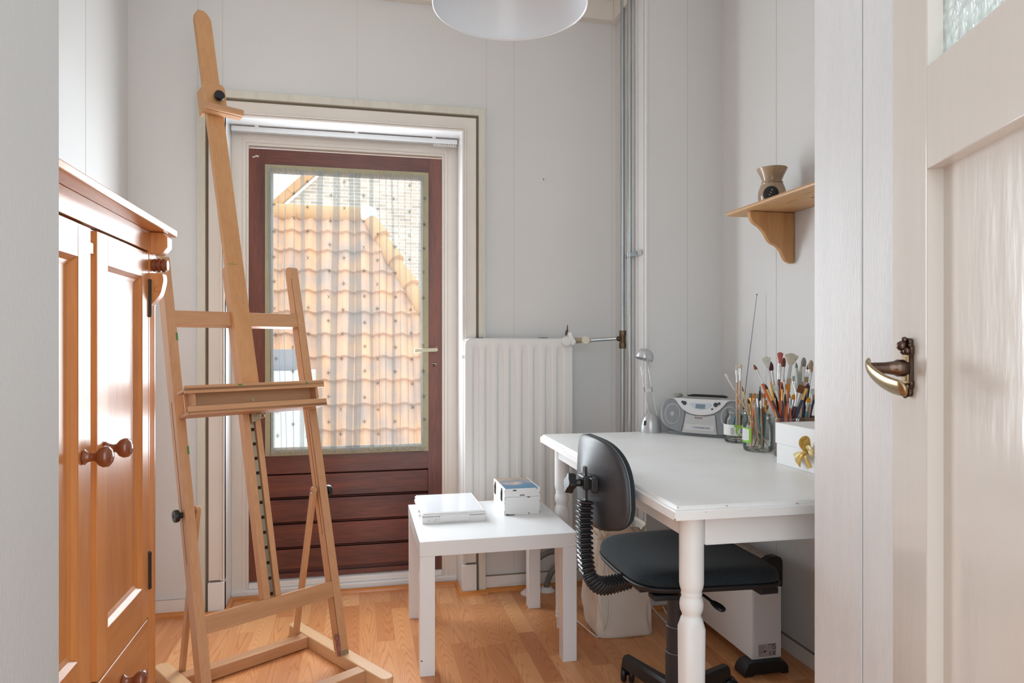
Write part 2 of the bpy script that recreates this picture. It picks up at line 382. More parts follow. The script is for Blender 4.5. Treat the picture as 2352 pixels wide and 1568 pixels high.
M['tile'] = mat('orange_pantile', (0.60, 0.31, 0.155), 0.8, base2=(0.34, 0.23, 0.18), vscale=3.2, detail=6)
M['tile_ridge'] = mat('orange_ridge_tile', (0.52, 0.28, 0.12), 0.8, var=0.15, vscale=3)
M['lead'] = mat('white_lead', (0.75, 0.76, 0.78), 0.6)
M['brick'] = bricks('pale_brick')
M['render_white'] = mat('white_render', (0.50, 0.49, 0.48), 0.85, var=0.08, vscale=2)
M['bitumen'] = mat('grey_roofing', (0.22, 0.22, 0.24), 0.8)
M['cable_white'] = mat('white_cable', (0.75, 0.73, 0.70), 0.45)
M['cable_black'] = mat('black_cable', (0.01, 0.01, 0.01), 0.45)

# ------------------------------------------------------------------ geometry helpers
XF = {}
class MB:
    def __init__(s): s.v = []; s.f = []; s.m = []
    def add(s, vs, fs, m=0):
        b = len(s.v); s.v += [Vector(p) for p in vs]
        for f in fs: s.f.append([b + i for i in f]); s.m.append(m)
        return s
    def box(s, x0, x1, y0, y1, z0, z1, m=0):
        vs = [(x, y, z) for z in (z0, z1) for y in (y0, y1) for x in (x0, x1)]
        return s.add(vs, [(0, 2, 3, 1), (4, 5, 7, 6), (0, 1, 5, 4), (1, 3, 7, 5), (3, 2, 6, 7), (2, 0, 4, 6)], m)
    def obox(s, c, ax, ay, az, m=0):
        """box from a centre and three half-extent vectors"""
        c, ax, ay, az = Vector(c), Vector(ax), Vector(ay), Vector(az)
        vs = [c + ax * i + ay * j + az * k for k in (-1, 1) for j in (-1, 1) for i in (-1, 1)]
        if ax.cross(ay).dot(az) < 0: vs = [c + ax * i + ay * j + az * k for k in (1, -1) for j in (-1, 1) for i in (-1, 1)]
        return s.add(vs, [(0, 2, 3, 1), (4, 5, 7, 6), (0, 1, 5, 4), (1, 3, 7, 5), (3, 2, 6, 7), (2, 0, 4, 6)], m)
    def beam(s, p0, p1, w, t, ref, m=0):
        """bar from p0 to p1, w wide along ref, t thick across it"""
        p0, p1 = Vector(p0), Vector(p1); d = (p1 - p0); L = d.length; d.normalize()
        r = Vector(ref); r = (r - d * r.dot(d)).normalized(); q = d.cross(r)
        return s.obox((p0 + p1) / 2, r * w / 2, q * t / 2, d * L / 2, m)
    def prism(s, poly, org, u, v, w, m=0):
        """polygon in the u,v plane, extruded by vector w"""
        org, u, v, w = Vector(org), Vector(u), Vector(v), Vector(w)
        n = len(poly)
        if sum(poly[i][0] * poly[(i + 1) % n][1] - poly[(i + 1) % n][0] * poly[i][1] for i in range(n)) < 0: poly = poly[::-1]
        a = [org + u * p[0] + v * p[1] for p in poly]; b = [p + w for p in a]
        fs = [list(range(n))[::-1], [n + i for i in range(n)]] + [(i, (i + 1) % n, n + (i + 1) % n, n + i) for i in range(n)]
        if u.cross(v).dot(w) < 0: fs = [list(f)[::-1] for f in fs]
        return s.add(a + b, fs, m)
    def tube(s, path, r, n=12, m=0, caps=True, closed=False, flat=1.0, ref=None):
        P = [Vector(p) for p in path]; N = len(P)
        R = r if isinstance(r, (list, tuple)) else [r] * N
        vs = []; prev = Vector(ref) if ref else None
        for i, p in enumerate(P):
            if closed: d = P[(i + 1) % N] - P[i - 1]
            else: d = P[min(i + 1, N - 1)] - P[max(i - 1, 0)]
            d.normalize()
            if prev is None: prev = Vector((0, 0, 1)) if abs(d.z) < 0.9 else Vector((1, 0, 0))
            a = (prev - d * prev.dot(d))
            if a.length < 1e-6: a = Vector((1, 0, 0)) - d * d.x
            a.normalize(); b = d.cross(a); prev = a
            for k in range(n):
                t = 2 * pi * k / n
                vs.append(p + a * cos(t) * R[i] + b * sin(t) * R[i] * flat)
        fs = []
        for i in range(N if closed else N - 1):
            j = (i + 1) % N
            for k in range(n):
                k2 = (k + 1) % n
                fs.append((i * n + k, i * n + k2, j * n + k2, j * n + k))
        if caps and not closed:
            fs.append([k for k in range(n)][::-1]); fs.append([(N - 1) * n + k for k in range(n)])
        return s.add(vs, fs, m)
    def lathe(s, prof, c=(0, 0, 0), n=32, m=0, axis=(0, 0, 1), sq=None, cap=True):
        """profile of (radius, height) turned about an axis; sq = (z0, z1, e) makes that stretch squarish"""
        c = Vector(c); az = Vector(axis).normalized()
        ax = Vector((1, 0, 0)) if abs(az.x) < 0.9 else Vector((0, 1, 0))
        ax = (ax - az * ax.dot(az)).normalized(); ay = az.cross(ax)
        vs = []
        for r, z in prof:
            for k in range(n):
                t = 2 * pi * k / n; q = 1.0
                if sq and sq[0] <= z <= sq[1]:
                    e = sq[2]; q = (abs(cos(t + pi / 4 * 0)) ** e + abs(sin(t)) ** e) ** (-1 / e)
                vs.append(c + ax * r * q * cos(t) + ay * r * q * sin(t) + az * z)
        fs = []
        for i in range(len(prof) - 1):
            for k in range(n):
                k2 = (k + 1) % n
                fs.append((i * n + k, i * n + k2, (i + 1) * n + k2, (i + 1) * n + k))
        if cap:
            if prof[0][0] > 1e-5: fs.append([k for k in range(n)][::-1])
            if prof[-1][0] > 1e-5: fs.append([(len(prof) - 1) * n + k for k in range(n)])
        return s.add(vs, fs, m)
    def ball(s, c, r, m=0, n=16, sc=(1, 1, 1)):
        c = Vector(c); vs = []; R = n // 2
        for i in range(R + 1):
            a = pi * i / R
            for k in range(n):
                t = 2 * pi * k / n
                vs.append(c + Vector((r * sc[0] * sin(a) * cos(t), r * sc[1] * sin(a) * sin(t), r * sc[2] * cos(a))))
        fs = [(i * n + k, (i + 1) * n + k, (i + 1) * n + (k + 1) % n, i * n + (k + 1) % n) for i in range(R) for k in range(n)]
        return s.add(vs, fs, m)
    def grid(s, fn, nu, nv, m=0, double=False, flip=False):
        vs = [fn(i / nu, j / nv) for j in range(nv + 1) for i in range(nu + 1)]
        fs = []
        for j in range(nv):
            for i in range(nu):
                a = j * (nu + 1) + i; f = (a, a + 1, a + nu + 2, a + nu + 1)
                fs.append(f[::-1] if flip else f)
        return s.add(vs, fs, m)
    def build(s, name, mats, parent=None, local=False, bevel=0.0, seg=2, smooth=True, angle=35, solid=0.0, sub=0):
        me = bpy.data.meshes.new(name)
        X = XF.get(parent.name) if parent is not None else None
        vs = s.v
        if X is not None and not local:
            inv = X.inverted(); vs = [inv @ v for v in vs]
        me.from_pydata([tuple(v) for v in vs], [], s.f)
        if not isinstance(mats, (list, tuple)): mats = [mats]
        for q in mats: me.materials.append(q if not isinstance(q, str) else M[q])
        me.polygons.foreach_set('material_index', s.m)
        bm = bmesh.new(); bm.from_mesh(me)
        bmesh.ops.remove_doubles(bm, verts=bm.verts, dist=1e-5)
        bmesh.ops.dissolve_degenerate(bm, edges=bm.edges, dist=1e-6)
        bmesh.ops.recalc_face_normals(bm, faces=bm.faces) if solid == 0 and sub == 0 and not getattr(s, 'keep', False) else None
        bm.to_mesh(me); bm.free()
        if smooth:
            me.polygons.foreach_set('use_smooth', [True] * len(me.polygons))
            me.set_sharp_from_angle(angle=radians(angle))
        me.update()
        o = bpy.data.objects.new(name, me); COL.objects.link(o)
        if parent is not None:
            o.parent = parent
            if X is not None: XF[o.name] = X
        if solid:
            md = o.modifiers.new('thickness', 'SOLIDIFY'); md.thickness = solid; md.offset = 0
        if sub:
            md = o.modifiers.new('subdivision', 'SUBSURF'); md.levels = sub; md.render_levels = sub
        if bevel:
            md = o.modifiers.new('soft_edges', 'BEVEL'); md.width = bevel; md.segments = seg; md.limit_method = 'ANGLE'; md.angle_limit = radians(40)
        return o

def tag(o, label, cat, group=None, kind=None):
    if label: o['label'] = label
    if cat: o['category'] = cat
    if group: o['group'] = group
    if kind: o['kind'] = kind
    return o
def thing(name, label=None, cat=None, loc=(0, 0, 0), rz=0.0, group=None, kind=None):
    o = bpy.data.objects.new(name, None); COL.objects.link(o)
    o.empty_display_size = 0.05
    o.location = loc; o.rotation_euler = (0, 0, rz)
    XF[o.name] = Matrix.Translation(loc) @ Matrix.Rotation(rz, 4, 'Z')
    return tag(o, label, cat, group, kind)
def struct(o): o['kind'] = 'structure'; return o

def text_mesh(body, size, org, u, v, lift=0.0004, bend=None, weight=0.0):
    """letters as thin flat geometry, laid out along u (right) and v (up) from org; returns verts, faces"""
    cu = bpy.data.curves.new('lettering', 'FONT'); cu.body = body; cu.size = size; cu.extrude = 0.0
    cu.offset = weight; cu.resolution_u = 3
    o = bpy.data.objects.new('lettering', cu); COL.objects.link(o)
    dg = bpy.context.evaluated_depsgraph_get(); dg.update()
    me = bpy.data.meshes.new_from_object(o.evaluated_get(dg))
    vs = [(p.co.x, p.co.y) for p in me.vertices]; fs = [tuple(p.vertices) for p in me.polygons]
    bpy.data.objects.remove(o, do_unlink=True); bpy.data.meshes.remove(me); bpy.data.curves.remove(cu)
    org, u, v = Vector(org), Vector(u).normalized(), Vector(v).normalized()
    nrm = u.cross(v)
    if bend: return [bend(a, b) for a, b in vs], fs
    return [org + u * a + v * b + nrm * lift for a, b in vs], fs

def arc(c, r, a0, a1, n, u, v):
    c, u, v = Vector(c), Vector(u), Vector(v)
    return [c + u * (r * cos(a0 + (a1 - a0) * i / n)) + v * (r * sin(a0 + (a1 - a0) * i / n)) for i in range(n + 1)]
def smooth_path(pts, n=8):
    P = [Vector(p) for p in pts]; out = []
    for i in range(len(P) - 1):
        p0, p1, p2, p3 = P[max(i - 1, 0)], P[i], P[i + 1], P[min(i + 2, len(P) - 1)]
        for k in range(n):
            t = k / n
            out.append(0.5 * ((2 * p1) + (p2 - p0) * t + (2 * p0 - 5 * p1 + 4 * p2 - p3) * t * t + (3 * p1 - p0 - 3 * p2 + p3) * t ** 3))
    out.append(P[-1]); return out

# ================================================================== THE ROOM
def U(x0, x1, zt, w, z0=0.0):
    return [(x0, z0), (x0, zt), (x1, zt), (x1, z0), (x1 - w, z0), (x1 - w, zt - w), (x0 + w, zt - w), (x0 + w, z0)]
def ring(mb, x0, x1, z0, z1, w, y0, y1, m=0):
    mb.box(x0, x0 + w, y0, y1, z0, z1, m); mb.box(x1 - w, x1, y0, y1, z0, z1, m)
    mb.box(x0 + w, x1 - w, y0, y1, z0, z0 + w, m); mb.box(x0 + w, x1 - w, y0, y1, z1 - w, z1, m)
CEIL = 2.70
struct(MB().box(-1.25, 1.62, -0.6, 3.32, -0.06, 0.0).build('floor', 'floor', smooth=False))
mb = MB().box(-1.25, 1.62, -0.3, 3.32, CEIL, CEIL + 0.08)
struct(mb.build('ceiling', 'white_trim', smooth=False))
mb = MB().box(-1.0, -0.56, 3.065, 3.32, 0, CEIL).box(0.463, 1.18, 3.065, 3.32, 0, CEIL).box(-0.56, 0.463, 3.065, 3.32, 2.07, CEIL)
for x, z0, z1 in ((-0.652, 2.16, 2.61), (-0.556, 2.16, 2.61), (-0.009, 2.16, 2.61), (0.560, 2.16, 2.61), (0.687, 0.08, 2.61), (1.156, 0.08, 2.61), (-0.654, 0.08, 2.16)):
    mb.box(x, x + 0.0022, 3.0643, 3.066, z0, z1, 1)
mb.box(0.826, 0.829, 3.0641, 3.066, 1.862, 1.872, 2)      # nail hole in the wallpaper
struct(mb.build('wall_back', ['wall', 'wall_seam', 'chip'], smooth=False))
mb = MB().box(-1.0, -0.914, 0.8, 3.065, 0, CEIL)
mb.box(-0.9145, -0.9132, 2.62, 2.6225, 0.08, CEIL, 1)
struct(mb.build('wall_left', ['wall', 'wall_seam'], smooth=False))
mb = MB().box(1.521, 1.62, 1.225, 3.32, 0, CEIL)
mb.box(1.5202, 1.522, 2.3015, 2.304, 0.06, CEIL, 1)
struct(mb.build('wall_right', ['wall', 'wall_seam'], smooth=False))
mb = MB().box(1.18, 1.521, 2.70, 3.32, 0, CEIL)
mb.box(1.360, 1.3622, 2.6994, 2.701, 0.06, CEIL, 1)
struct(mb.build('wall_corner', ['wall', 'wall_seam'], smooth=False))
# hall side: papered wall end on the left, timber-lined jamb on the right
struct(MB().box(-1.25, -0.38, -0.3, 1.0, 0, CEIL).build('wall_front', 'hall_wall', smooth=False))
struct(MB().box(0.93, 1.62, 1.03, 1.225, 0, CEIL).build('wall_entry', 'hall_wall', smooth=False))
mb = MB().box(0.900, 0.935, 1.0985, 1.232, 0, CEIL).box(0.900, 0.935, 1.020, 1.0945, 0, CEIL).box(0.906, 0.934, 1.093, 1.10, 0, CEIL, 1)
struct(mb.build('trim_1', ['board', 'wall_seam'], bevel=0.0012))
# picture rail / coving boards
mb = MB().box(-0.914, 1.152, 3.022, 3.065, 2.61, CEIL).box(1.150, 1.18, 2.70, 3.065, 2.61, CEIL)
mb.box(1.1495, 1.1515, 3.0205, 3.024, 2.612, CEIL, 1)
struct(mb.build('trim_2', ['cream', 'dark_gap'], bevel=0.001))
# battens on the side of the boxed-in corner
mb = MB().box(1.172, 1.181, 2.795, 2.832, 0, 2.62).box(1.1745, 1.181, 2.735, 2.790, 0, 2.62).box(1.170, 1.1815, 2.694, 2.712, 0, 2.70)
struct(mb.build('trim_3', 'wall', bevel=0.002))
# skirting
mb = MB().box(-0.914, -0.652, 3.050, 3.066, 0, 0.066).box(-0.914, -0.652, 3.0495, 3.0505, 0.0665, 0.0685, 1)
mb.box(0.553, 1.18, 3.050, 3.066, 0, 0.066).box(0.553, 1.18, 3.0505, 3.0655, 0.066, 0.068, 1)
struct(mb.build('baseboard_back', ['white_trim', 'skirting_line'], bevel=0.002))
mb = MB().box(1.508, 1.522, 1.235, 2.70, 0, 0.052).box(1.5095, 1.5215, 1.235, 2.70, 0.052, 0.0535, 1)
struct(mb.build('baseboard_right', ['white_trim', 'skirting_line'], bevel=0.002))
mb = MB().box(1.18, 1.508, 2.688, 2.701, 0, 0.055).box(1.168, 1.181, 2.688, 3.05, 0, 0.055)
struct(mb.build('baseboard_corner', 'white_trim', bevel=0.002))
mb = MB().box(-0.915, -0.902, 1.0, 3.05, 0, 0.066)
struct(mb.build('baseboard_left', 'white_trim', bevel=0.002))
# varnished quarter-round along the floor
mb = MB()
def qr(a, b):
    a, b = Vector((*a, 0.0)), Vector((*b, 0.0)); d = (b - a).normalized(); q = Vector((-d.y, d.x, 0))
    mb.prism([(0, 0), (0.017, 0), (0.016, 0.007), (0.011, 0.0125), (0.004, 0.016), (0, 0.0165)], a, q, (0, 0, 1), b - a)
qr((-0.655, 3.050), (-0.90, 3.050)); qr((-0.545, 3.022), (-0.655, 3.022)); qr((-0.541, 3.165), (-0.541, 3.024))
qr((0.445, 3.172), (-0.545, 3.172)); qr((0.447, 3.026), (0.447, 3.165)); qr((0.520, 3.026), (0.430, 3.026))
qr((0.560, 3.032), (0.500, 3.032)); qr((1.165, 3.050), (0.545, 3.050)); qr((1.500, 2.688), (1.18, 2.688)); qr((1.168, 2.688), (1.168, 3.04))
mb.box(-0.535, -0.39, 3.157, 3.166, 0.0, 0.010, 1)
struct(mb.build('trim_4', ['orange_trim', 'dark_gap'], angle=60))

# ------------------------------------------------------------------ balcony door
door = thing('door_1', loc=(-0.045, 3.2, 0), kind='structure')
mb = MB().prism(U(-0.648, 0.552, 2.160, 0.031), (0, 3.034, 0), (1, 0, 0), (0, 0, 1), (0, 0.04, 0))
mb.build('batten', 'batten', door, bevel=0.0015)
mb = MB().prism(U(-0.618, 0.522, 2.130, 0.013), (0, 3.054, 0), (1, 0, 0), (0, 0, 1), (0, 0.012, 0))
mb.build('gap', 'dark_gap', door)
mb = MB().prism(U(-0.606, 0.510, 2.118, 0.049, 0.135), (0, 3.043, 0), (1, 0, 0), (0, 0, 1), (0, 0.03, 0))
mb.prism(U(-0.560, 0.464, 2.072, 0.007, 0.135), (0, 3.035, 0), (1, 0, 0), (0, 0, 1), (0, 0.03, 0))
mb.prism(U(-0.552, 0.456, 2.064, 0.009, 0.135), (0, 3.039, 0), (1, 0, 0), (0, 0, 1), (0, 0.03, 0))
mb.build('architrave', 'cream', door, bevel=0.0015)
mb = MB().box(-0.606, -0.543, 3.030, 3.07, 0, 0.130).box(0.447, 0.510, 3.030, 3.07, 0, 0.130)
mb.box(-0.600, -0.552, 3.036, 3.05, 0.130, 0.1335, 1).box(0.46, 0.505, 3.036, 3.05, 0.130, 0.1335, 1)
mb.build('plinth_block', ['white_worn', 'dark_gap'], door, bevel=0.002)
mb = MB().prism(U(-0.560, 0.463, 2.070, 0.017), (0, 3.044, 0), (1, 0, 0), (0, 0, 1), (0, 0.27, 0))
mb.build('reveal', 'white', door)
mb = MB().prism(U(-0.543, 0.446, 2.053, 0.043), (0, 3.198, 0), (1, 0, 0), (0, 0, 1), (0, 0.11, 0))
mb.prism(U(-0.503, 0.406, 2.013, 0.018), (0, 3.203, 0), (1, 0, 0), (0, 0, 1), (0, 0.1, 0))
mb.prism(U(-0.486, 0.389, 1.996, 0.012), (0, 3.210, 0), (1, 0, 0), (0, 0, 1), (0, 0.09, 0))
mb.build('frame', 'cream', door, bevel=0.0015)
mb = MB().box(-0.543, 0.446, 3.188, 3.31, 0, 0.034).box(-0.474, 0.377, 3.203, 3.31, 0.034, 0.060)
mb.build('threshold', 'white_worn', door, bevel=0.004)
DX0, DX1, DZ0, DZ1, DY = -0.473, 0.381, 0.064, 1.972, 3.215
mb = MB().box(DX0, -0.405, DY, DY + 0.04, DZ0, DZ1).box(0.313, DX1, DY, DY + 0.04, DZ0, DZ1)
mb.box(-0.405, 0.313, DY, DY + 0.04, 1.902, DZ1, 1).box(-0.405, 0.313, DY, DY + 0.04, 0.534, 0.616, 1)
for (x, z, a) in ((-0.449, 1.936, 0.2), (-0.442, 1.940, -0.4), (-0.436, 1.938, 0.7), (-0.455, 1.934, 0.0)):
    mb.obox((x, DY - 0.0004, z), (0.004 * cos(a), 0, 0.004 * sin(a)), (0, 0.0003, 0), (-0.0016 * sin(a), 0, 0.0022), 2)
leaf = mb.build('door_leaf', ['mahogany_z', 'mahogany_x', 'white_worn'], door, bevel=0.0012)
mb = MB()
for a, b in ((0.428, 0.526), (0.316, 0.416), (0.206, 0.304), (0.108, 0.194)):
    mb.box(-0.405, 0.313, DY + 0.003, DY + 0.035, a, b)
mb.box(-0.405, 0.313, DY + 0.030, DY + 0.036, 0.064, 0.54, 0)
for z in (0.420, 0.309, 0.198, 0.530): mb.box(-0.405, 0.313, DY + 0.012, DY + 0.034, z - 0.001, z + 0.0035, 0)
mb.box(-0.405, 0.313, DY + 0.009, DY + 0.034, 0.064, 0.086, 0)
mb.build('board_panel', 'mahogany_x', leaf, bevel=0.004)
mb = MB(); ring(mb, -0.405, 0.313, 0.616, 1.902, 0.0235, DY - 0.014, DY + 0.006)
for k in range(9):
    x = -0.36 + k * 0.078
    mb.box(x, x + 0.003, DY - 0.0146, DY - 0.012, 1.889, 1.892, 1); mb.box(x + 0.02, x + 0.023, DY - 0.0146, DY - 0.012, 0.625, 0.628, 1)
for k in range(8):
    z = 0.72 + k * 0.155
    mb.box(-0.395, -0.392, DY - 0.0146, DY - 0.012, z, z + 0.003, 1); mb.box(0.300, 0.303, DY - 0.0146, DY - 0.012, z, z + 0.003, 1)
mb.build('glazing_bead', ['olive', 'chip'], leaf, bevel=0.001)
mb = MB(); ring(mb, -0.384, 0.292, 0.637, 1.881, 0.011, DY + 0.012, DY + 0.026)
mb.build('glass_seal', 'white', leaf)
MB().box(-0.384, 0.292, DY + 0.020, DY + 0.0215, 0.637, 1.881).build('glass_pane', 'glass', leaf, smooth=False)
mb = MB().beam((0.349, 3.166, 1.0845), (0.246, 3.160, 1.0800), 0.017, 0.010, (0, 0, 1))
mb.tube([(0.346, 3.166, 1.0845), (0.346, DY, 1.0845)], 0.0075, 14)
mb.box(0.3455, 0.348, 3.160, 3.166, 1.092, 1.100)
mb.build('door_handle', 'brassy', leaf, bevel=0.002)
mb = MB().box(0.3365, 0.3435, DY - 0.001, DY + 0.002, 1.003, 1.023).tube([(0.340, DY - 0.001, 1.020), (0.340, DY + 0.004, 1.020)], 0.006, 12)
mb.build('keyhole', 'chip', leaf)
MB().beam((0.330, 3.195, 1.022), (0.350, 3.195, 1.017), 0.003, 0.012, (0, 0, 1)).build('key', 'steel', leaf, bevel=0.0008)
mb = MB().box(0.374, 0.3835, DY - 0.002, DY + 0.004, 1.561, 1.563)
mb.build('latch_edge', 'steel', leaf)

# ------------------------------------------------------------------ open cream door in the foreground
d2 = thing('door_2', loc=(0.900, 1.022, 0), rz=math.atan2(-0.94, -0.342), kind='structure')
mb = MB()
for x0, x1, z0, z1 in ((0, 0.126, 0.01, 2.05), (0.704, 0.83, 0.01, 2.05), (0.126, 0.704, 1.381, 1.539), (0.126, 0.704, 1.92, 2.05), (0.126, 0.704, 0.01, 0.26)):
    mb.box(x0, x1, 0, 0.04, z0, z1)
dl = mb.build('door_leaf', 'gloss_cream', d2, local=True, bevel=0.0022, seg=3)
mb = MB().box(0.12, 0.71, 0.0247, 0.035, 0.25, 1.39)
mb.build('panel', 'gloss_cream', d2, local=True)
MB().box(0.12, 0.71, 0.024, 0.028, 1.53, 1.93).build('pattern_glass', 'cathedral', d2, local=True, smooth=False)
# backplate: ornate outline with scrolled ends
out = []
for z, w in ((-0.048, 0.0), (-0.047, 0.005), (-0.041, 0.009), (-0.036, 0.0075), (-0.031, 0.0115), (-0.024, 0.0125), (-0.019, 0.0095), (0.019, 0.0095), (0.024, 0.0125), (0.033, 0.0125), (0.038, 0.008), (0.043, 0.009), (0.047, 0.005), (0.048, 0.0)):
    out.append((w, z))
out = [(w * 1.14, z) for w, z in out]
poly = out + [(-w, z) for w, z in out[::-1][1:-1]]
mb = MB().prism(poly, (0.072, 0.0, 1.072), (1, 0, 0), (0, 0, 1), (0, -0.007, 0))
hp = mb.build('handle_backplate', 'bronze', d2, local=True, bevel=0.0015)
mb = MB().box(0.063, 0.081, -0.0105, -0.006, 1.046, 1.093)
mb.box(0.065, 0.079, -0.012, -0.010, 1.050, 1.089)
mb.build('plate_panel', 'brass', hp, local=True, bevel=0.001)
mb = MB().ball((0.072, -0.014, 1.107), 0.0085).ball((0.066, -0.009, 1.098), 0.0055).ball((0.079, -0.009, 1.099), 0.0065).ball((0.072, -0.009, 1.0345), 0.0075).ball((0.066, -0.009, 1.042), 0.005).ball((0.079, -0.009, 1.041), 0.006).ball((0.072, -0.010, 1.117), 0.005).ball((0.083, -0.006, 1.108), 0.0035).ball((0.062, -0.006, 1.108), 0.0035).ball((0.072, -0.009, 1.026), 0.004)
mb.build('scroll_ornament', 'bronze', hp, local=True)
mb = MB().lathe([(0.0130, 0.007), (0.0140, 0.010), (0.0140, 0.022), (0.0115, 0.026), (0.0095, 0.040), (0.0090, 0.060), (0.008, 0.066)], (0.072, 0, 1.071), 24, axis=(0, -1, 0))
mb.build('handle_neck', 'bronze', hp, local=True)
lp = smooth_path([(0.060, -0.060, 1.081), (0.068, -0.065, 1.076), (0.084, -0.067, 1.068), (0.108, -0.064, 1.057), (0.138, -0.059, 1.048), (0.168, -0.054, 1.044), (0.180, -0.052, 1.044)], 6)
rr = [(0.0070 + 0.0072 * (math.sin(pi * min(1, i / (len(lp) - 1) * 0.72 + 0.05))) ** 1.5) * min(1.0, ((len(lp) - 0.9 - i) / 5.0)) ** 0.5 for i in range(len(lp))]
mb = MB().tube(lp, rr, 22, flat=0.42, ref=(0, 0, 1))
mb.build('lever', 'brass', hp, local=True)

# ================================================================== OUTSIDE
nb = thing('tiled_outbuilding', 'house with steep orange pantile roof seen through the door glass', 'building', loc=(-1.0, 8.6, 0))
RZ, RD = 2.78, 9.33
DZr, DYr = 0.2640, 0.1530
def roofpt(c, s, lift=0.0):
    """c along the ridge in metres, s rows down the slope"""
    fr = s - math.floor(s + 1e-9)
    ph = (c / 0.222) % 1.0
    prof = 0.050 * (0.5 + 0.5 * sin(2 * pi * ph)) ** 1.3 + (0.026 if ph > 0.80 else 0.0) * sin((ph - .8) / .2 * pi)
    h = prof + 0.042 * fr + lift
    nx, ny, nz = 0, -0.86, 0.50
    return Vector((c, RD - DYr * s + ny * h, RZ - DZr * s + nz * h))
mb = MB()
rows = 13; NC = 14
for r_ in range(rows):
    def clipx(s): return 0.085 + 0.1385 * s
    x0 = -3.0
    nC = int((clipx(r_ + 1) - x0) / (0.222 / NC))
    b = len(mb.v)
    prof = []
    for j, s in enumerate((r_ + 0.0001, r_ + 0.5, r_ + 0.97, r_ + 0.9999)):
        for i in range(nC + 1):
            c = min(x0 + i * 0.222 / NC, clipx(s)); p = roofpt(c, min(s, r_ + 0.9999))
            if j == 3: p = p + Vector((0, 0.86 * 0.042, -0.5 * 0.042))
            prof.append(p)
    fs = []
    for j in range(3):
        for i in range(nC): a = j * (nC + 1) + i; fs.append((a, a + 1, a + nC + 2, a + nC + 1))
    mb.add(prof, fs)
mb.keep = True
mb.build('pantile_roof', 'tile', nb, angle=50)
mb = MB()
for k in range(7):
    x = 0.05 - k * 0.42
    mb.tube([(x, RD - 0.02, RZ + 0.02), (x - 0.44, RD - 0.02, RZ + 0.03)], [0.115, 0.105], 20, flat=1.0)
mb.build('ridge_tile', 'tile_ridge', nb)
mb = MB()
for k in range(9):
    a = Vector((0.10 + 0.1385 * k * 1.25, RD - DYr * k * 1.25 - 0.02, RZ - DZr * k * 1.25 + 0.03)); b_ = Vector((0.10 + 0.1385 * (k * 1.25 + 1.32), RD - DYr * (k * 1.25 + 1.32) - 0.03, RZ - DZr * (k * 1.25 + 1.32) + 0.06))
    mb.tube([a, b_], [0.085, 0.115], 18)
mb.build('hip_tile', 'tile_ridge', nb)
MB().ball((0.11, RD - 0.06, RZ + 0.03), 0.13, sc=(1, 0.8, 0.9)).build('lead_cap', 'lead', nb)
MB().box(-0.2, 1.75, 7.75, 9.3, -2.5, -0.75).build('wall', 'render_white', nb, smooth=False)
gb = thing('brick_gable_house', 'pale brick house gable with orange verge tiles behind the tiled roof', 'building', loc=(2.0, 13.4, 0))
mb = MB().prism([(-2.6, -3), (-2.6, 2.40), (2.4, 7.2), (7.0, 2.6), (7.0, -3)], (0, 13.2, 0), (1, 0, 0), (0, 0, 1), (0, 4, 0))
mb.build('brick_wall', 'brick', gb, smooth=False)
mb = MB()
for k in range(24):
    a = Vector((-2.75 + k * 0.217, 13.14, 2.42 + k * 0.2083)); d = Vector((0.23, 0, 0.221))
    mb.beam(a, a + d, 0.14, 0.16 + 0.02 * (k % 2), (-0.69, 0, 0.72))
mb.build('verge_tile', 'tile_ridge', gb)
wb = thing('white_outhouse', 'low white rendered outhouse with grey roof edge left of the tiled roof', 'building', loc=(-1.5, 6.9, 0))
MB().box(-3.0, -0.42, 6.70, 7.10, -2.5, 0.86).build('wall', 'render_white', wb, smooth=False)
MB().box(-3.0, -0.60, 6.78, 7.12, 0.86, 1.06).build('roof_edge', 'bitumen', wb, smooth=False)

# ================================================================== CURTAIN AND RAIL
cur = thing('net_curtain', 'sheer net curtain with star motifs gathered over the balcony door glass', 'curtain', loc=(-0.045, 3.2, 0.63))
CX0, CX1, CZ0, CZ1 = -0.388, 0.292, 0.632, 1.888
pleats = [(-0.378, .014), (-0.342, .003), (-0.316, .003), (-0.279, .004), (-0.241, .018), (-0.170, .022), (-0.107, .026), (-0.040, .024), (-0.010, .026), (0.051, .016), (0.087, .003), (0.117, .004), (0.149, .012), (0.180, .003), (0.214, .004), (0.240, .003), (0.281, .010)]
def cprof():
    pts = []; x = CX0
    for px_, w in pleats:
        while x + 0.012 < px_ - w / 2: pts.append((x, 0.0015 * sin(x * 70))); x += 0.011
        pts += [(px_ - w / 2, 0.0), (px_ + w / 2, -0.0022), (px_ + w / 2 + .0004, -0.0030), (px_ - w / 2, -0.0036), (px_ - w / 2 - .0004, -0.0044), (px_ + w / 2, -0.0052), (px_ + w / 2 + .0004, -0.0060), (px_ - w / 2, -0.0066), (px_ - w / 2 - .0004, -0.0074), (px_ + w / 2, -0.0082)]
        x = px_ + w / 2 + 0.005
    while x < CX1: pts.append((x, 0.0015 * sin(x * 70))); x += 0.011
    return pts
CP = cprof()
def cmap(x, z):
    t = (z - CZ0) / (CZ1 - CZ0)
    return x + 0.006 * sin(2.1 * t + x * 11) + 0.004 * sin(5 * t + x * 31)
mb = MB(); vs = []; NZ = 40
for j in range(NZ + 1):
    t = j / NZ; g = 1 + 1.6 * max(0, (t - 0.93) / 0.07) + 1.6 * max(0, (0.05 - t) / 0.05)
    for x, y in CP:
        z = CZ0 + (CZ1 - CZ0) * t - 0.006 * sin((x - CX0) / (CX1 - CX0) * pi) * t + 0.0025 * sin(x * 60) * (t > 0.97)
        vs.append((cmap(x, z), 3.197 + y * g + 0.001 * sin(x * 240) * (g - 1), z))
n_ = len(CP)
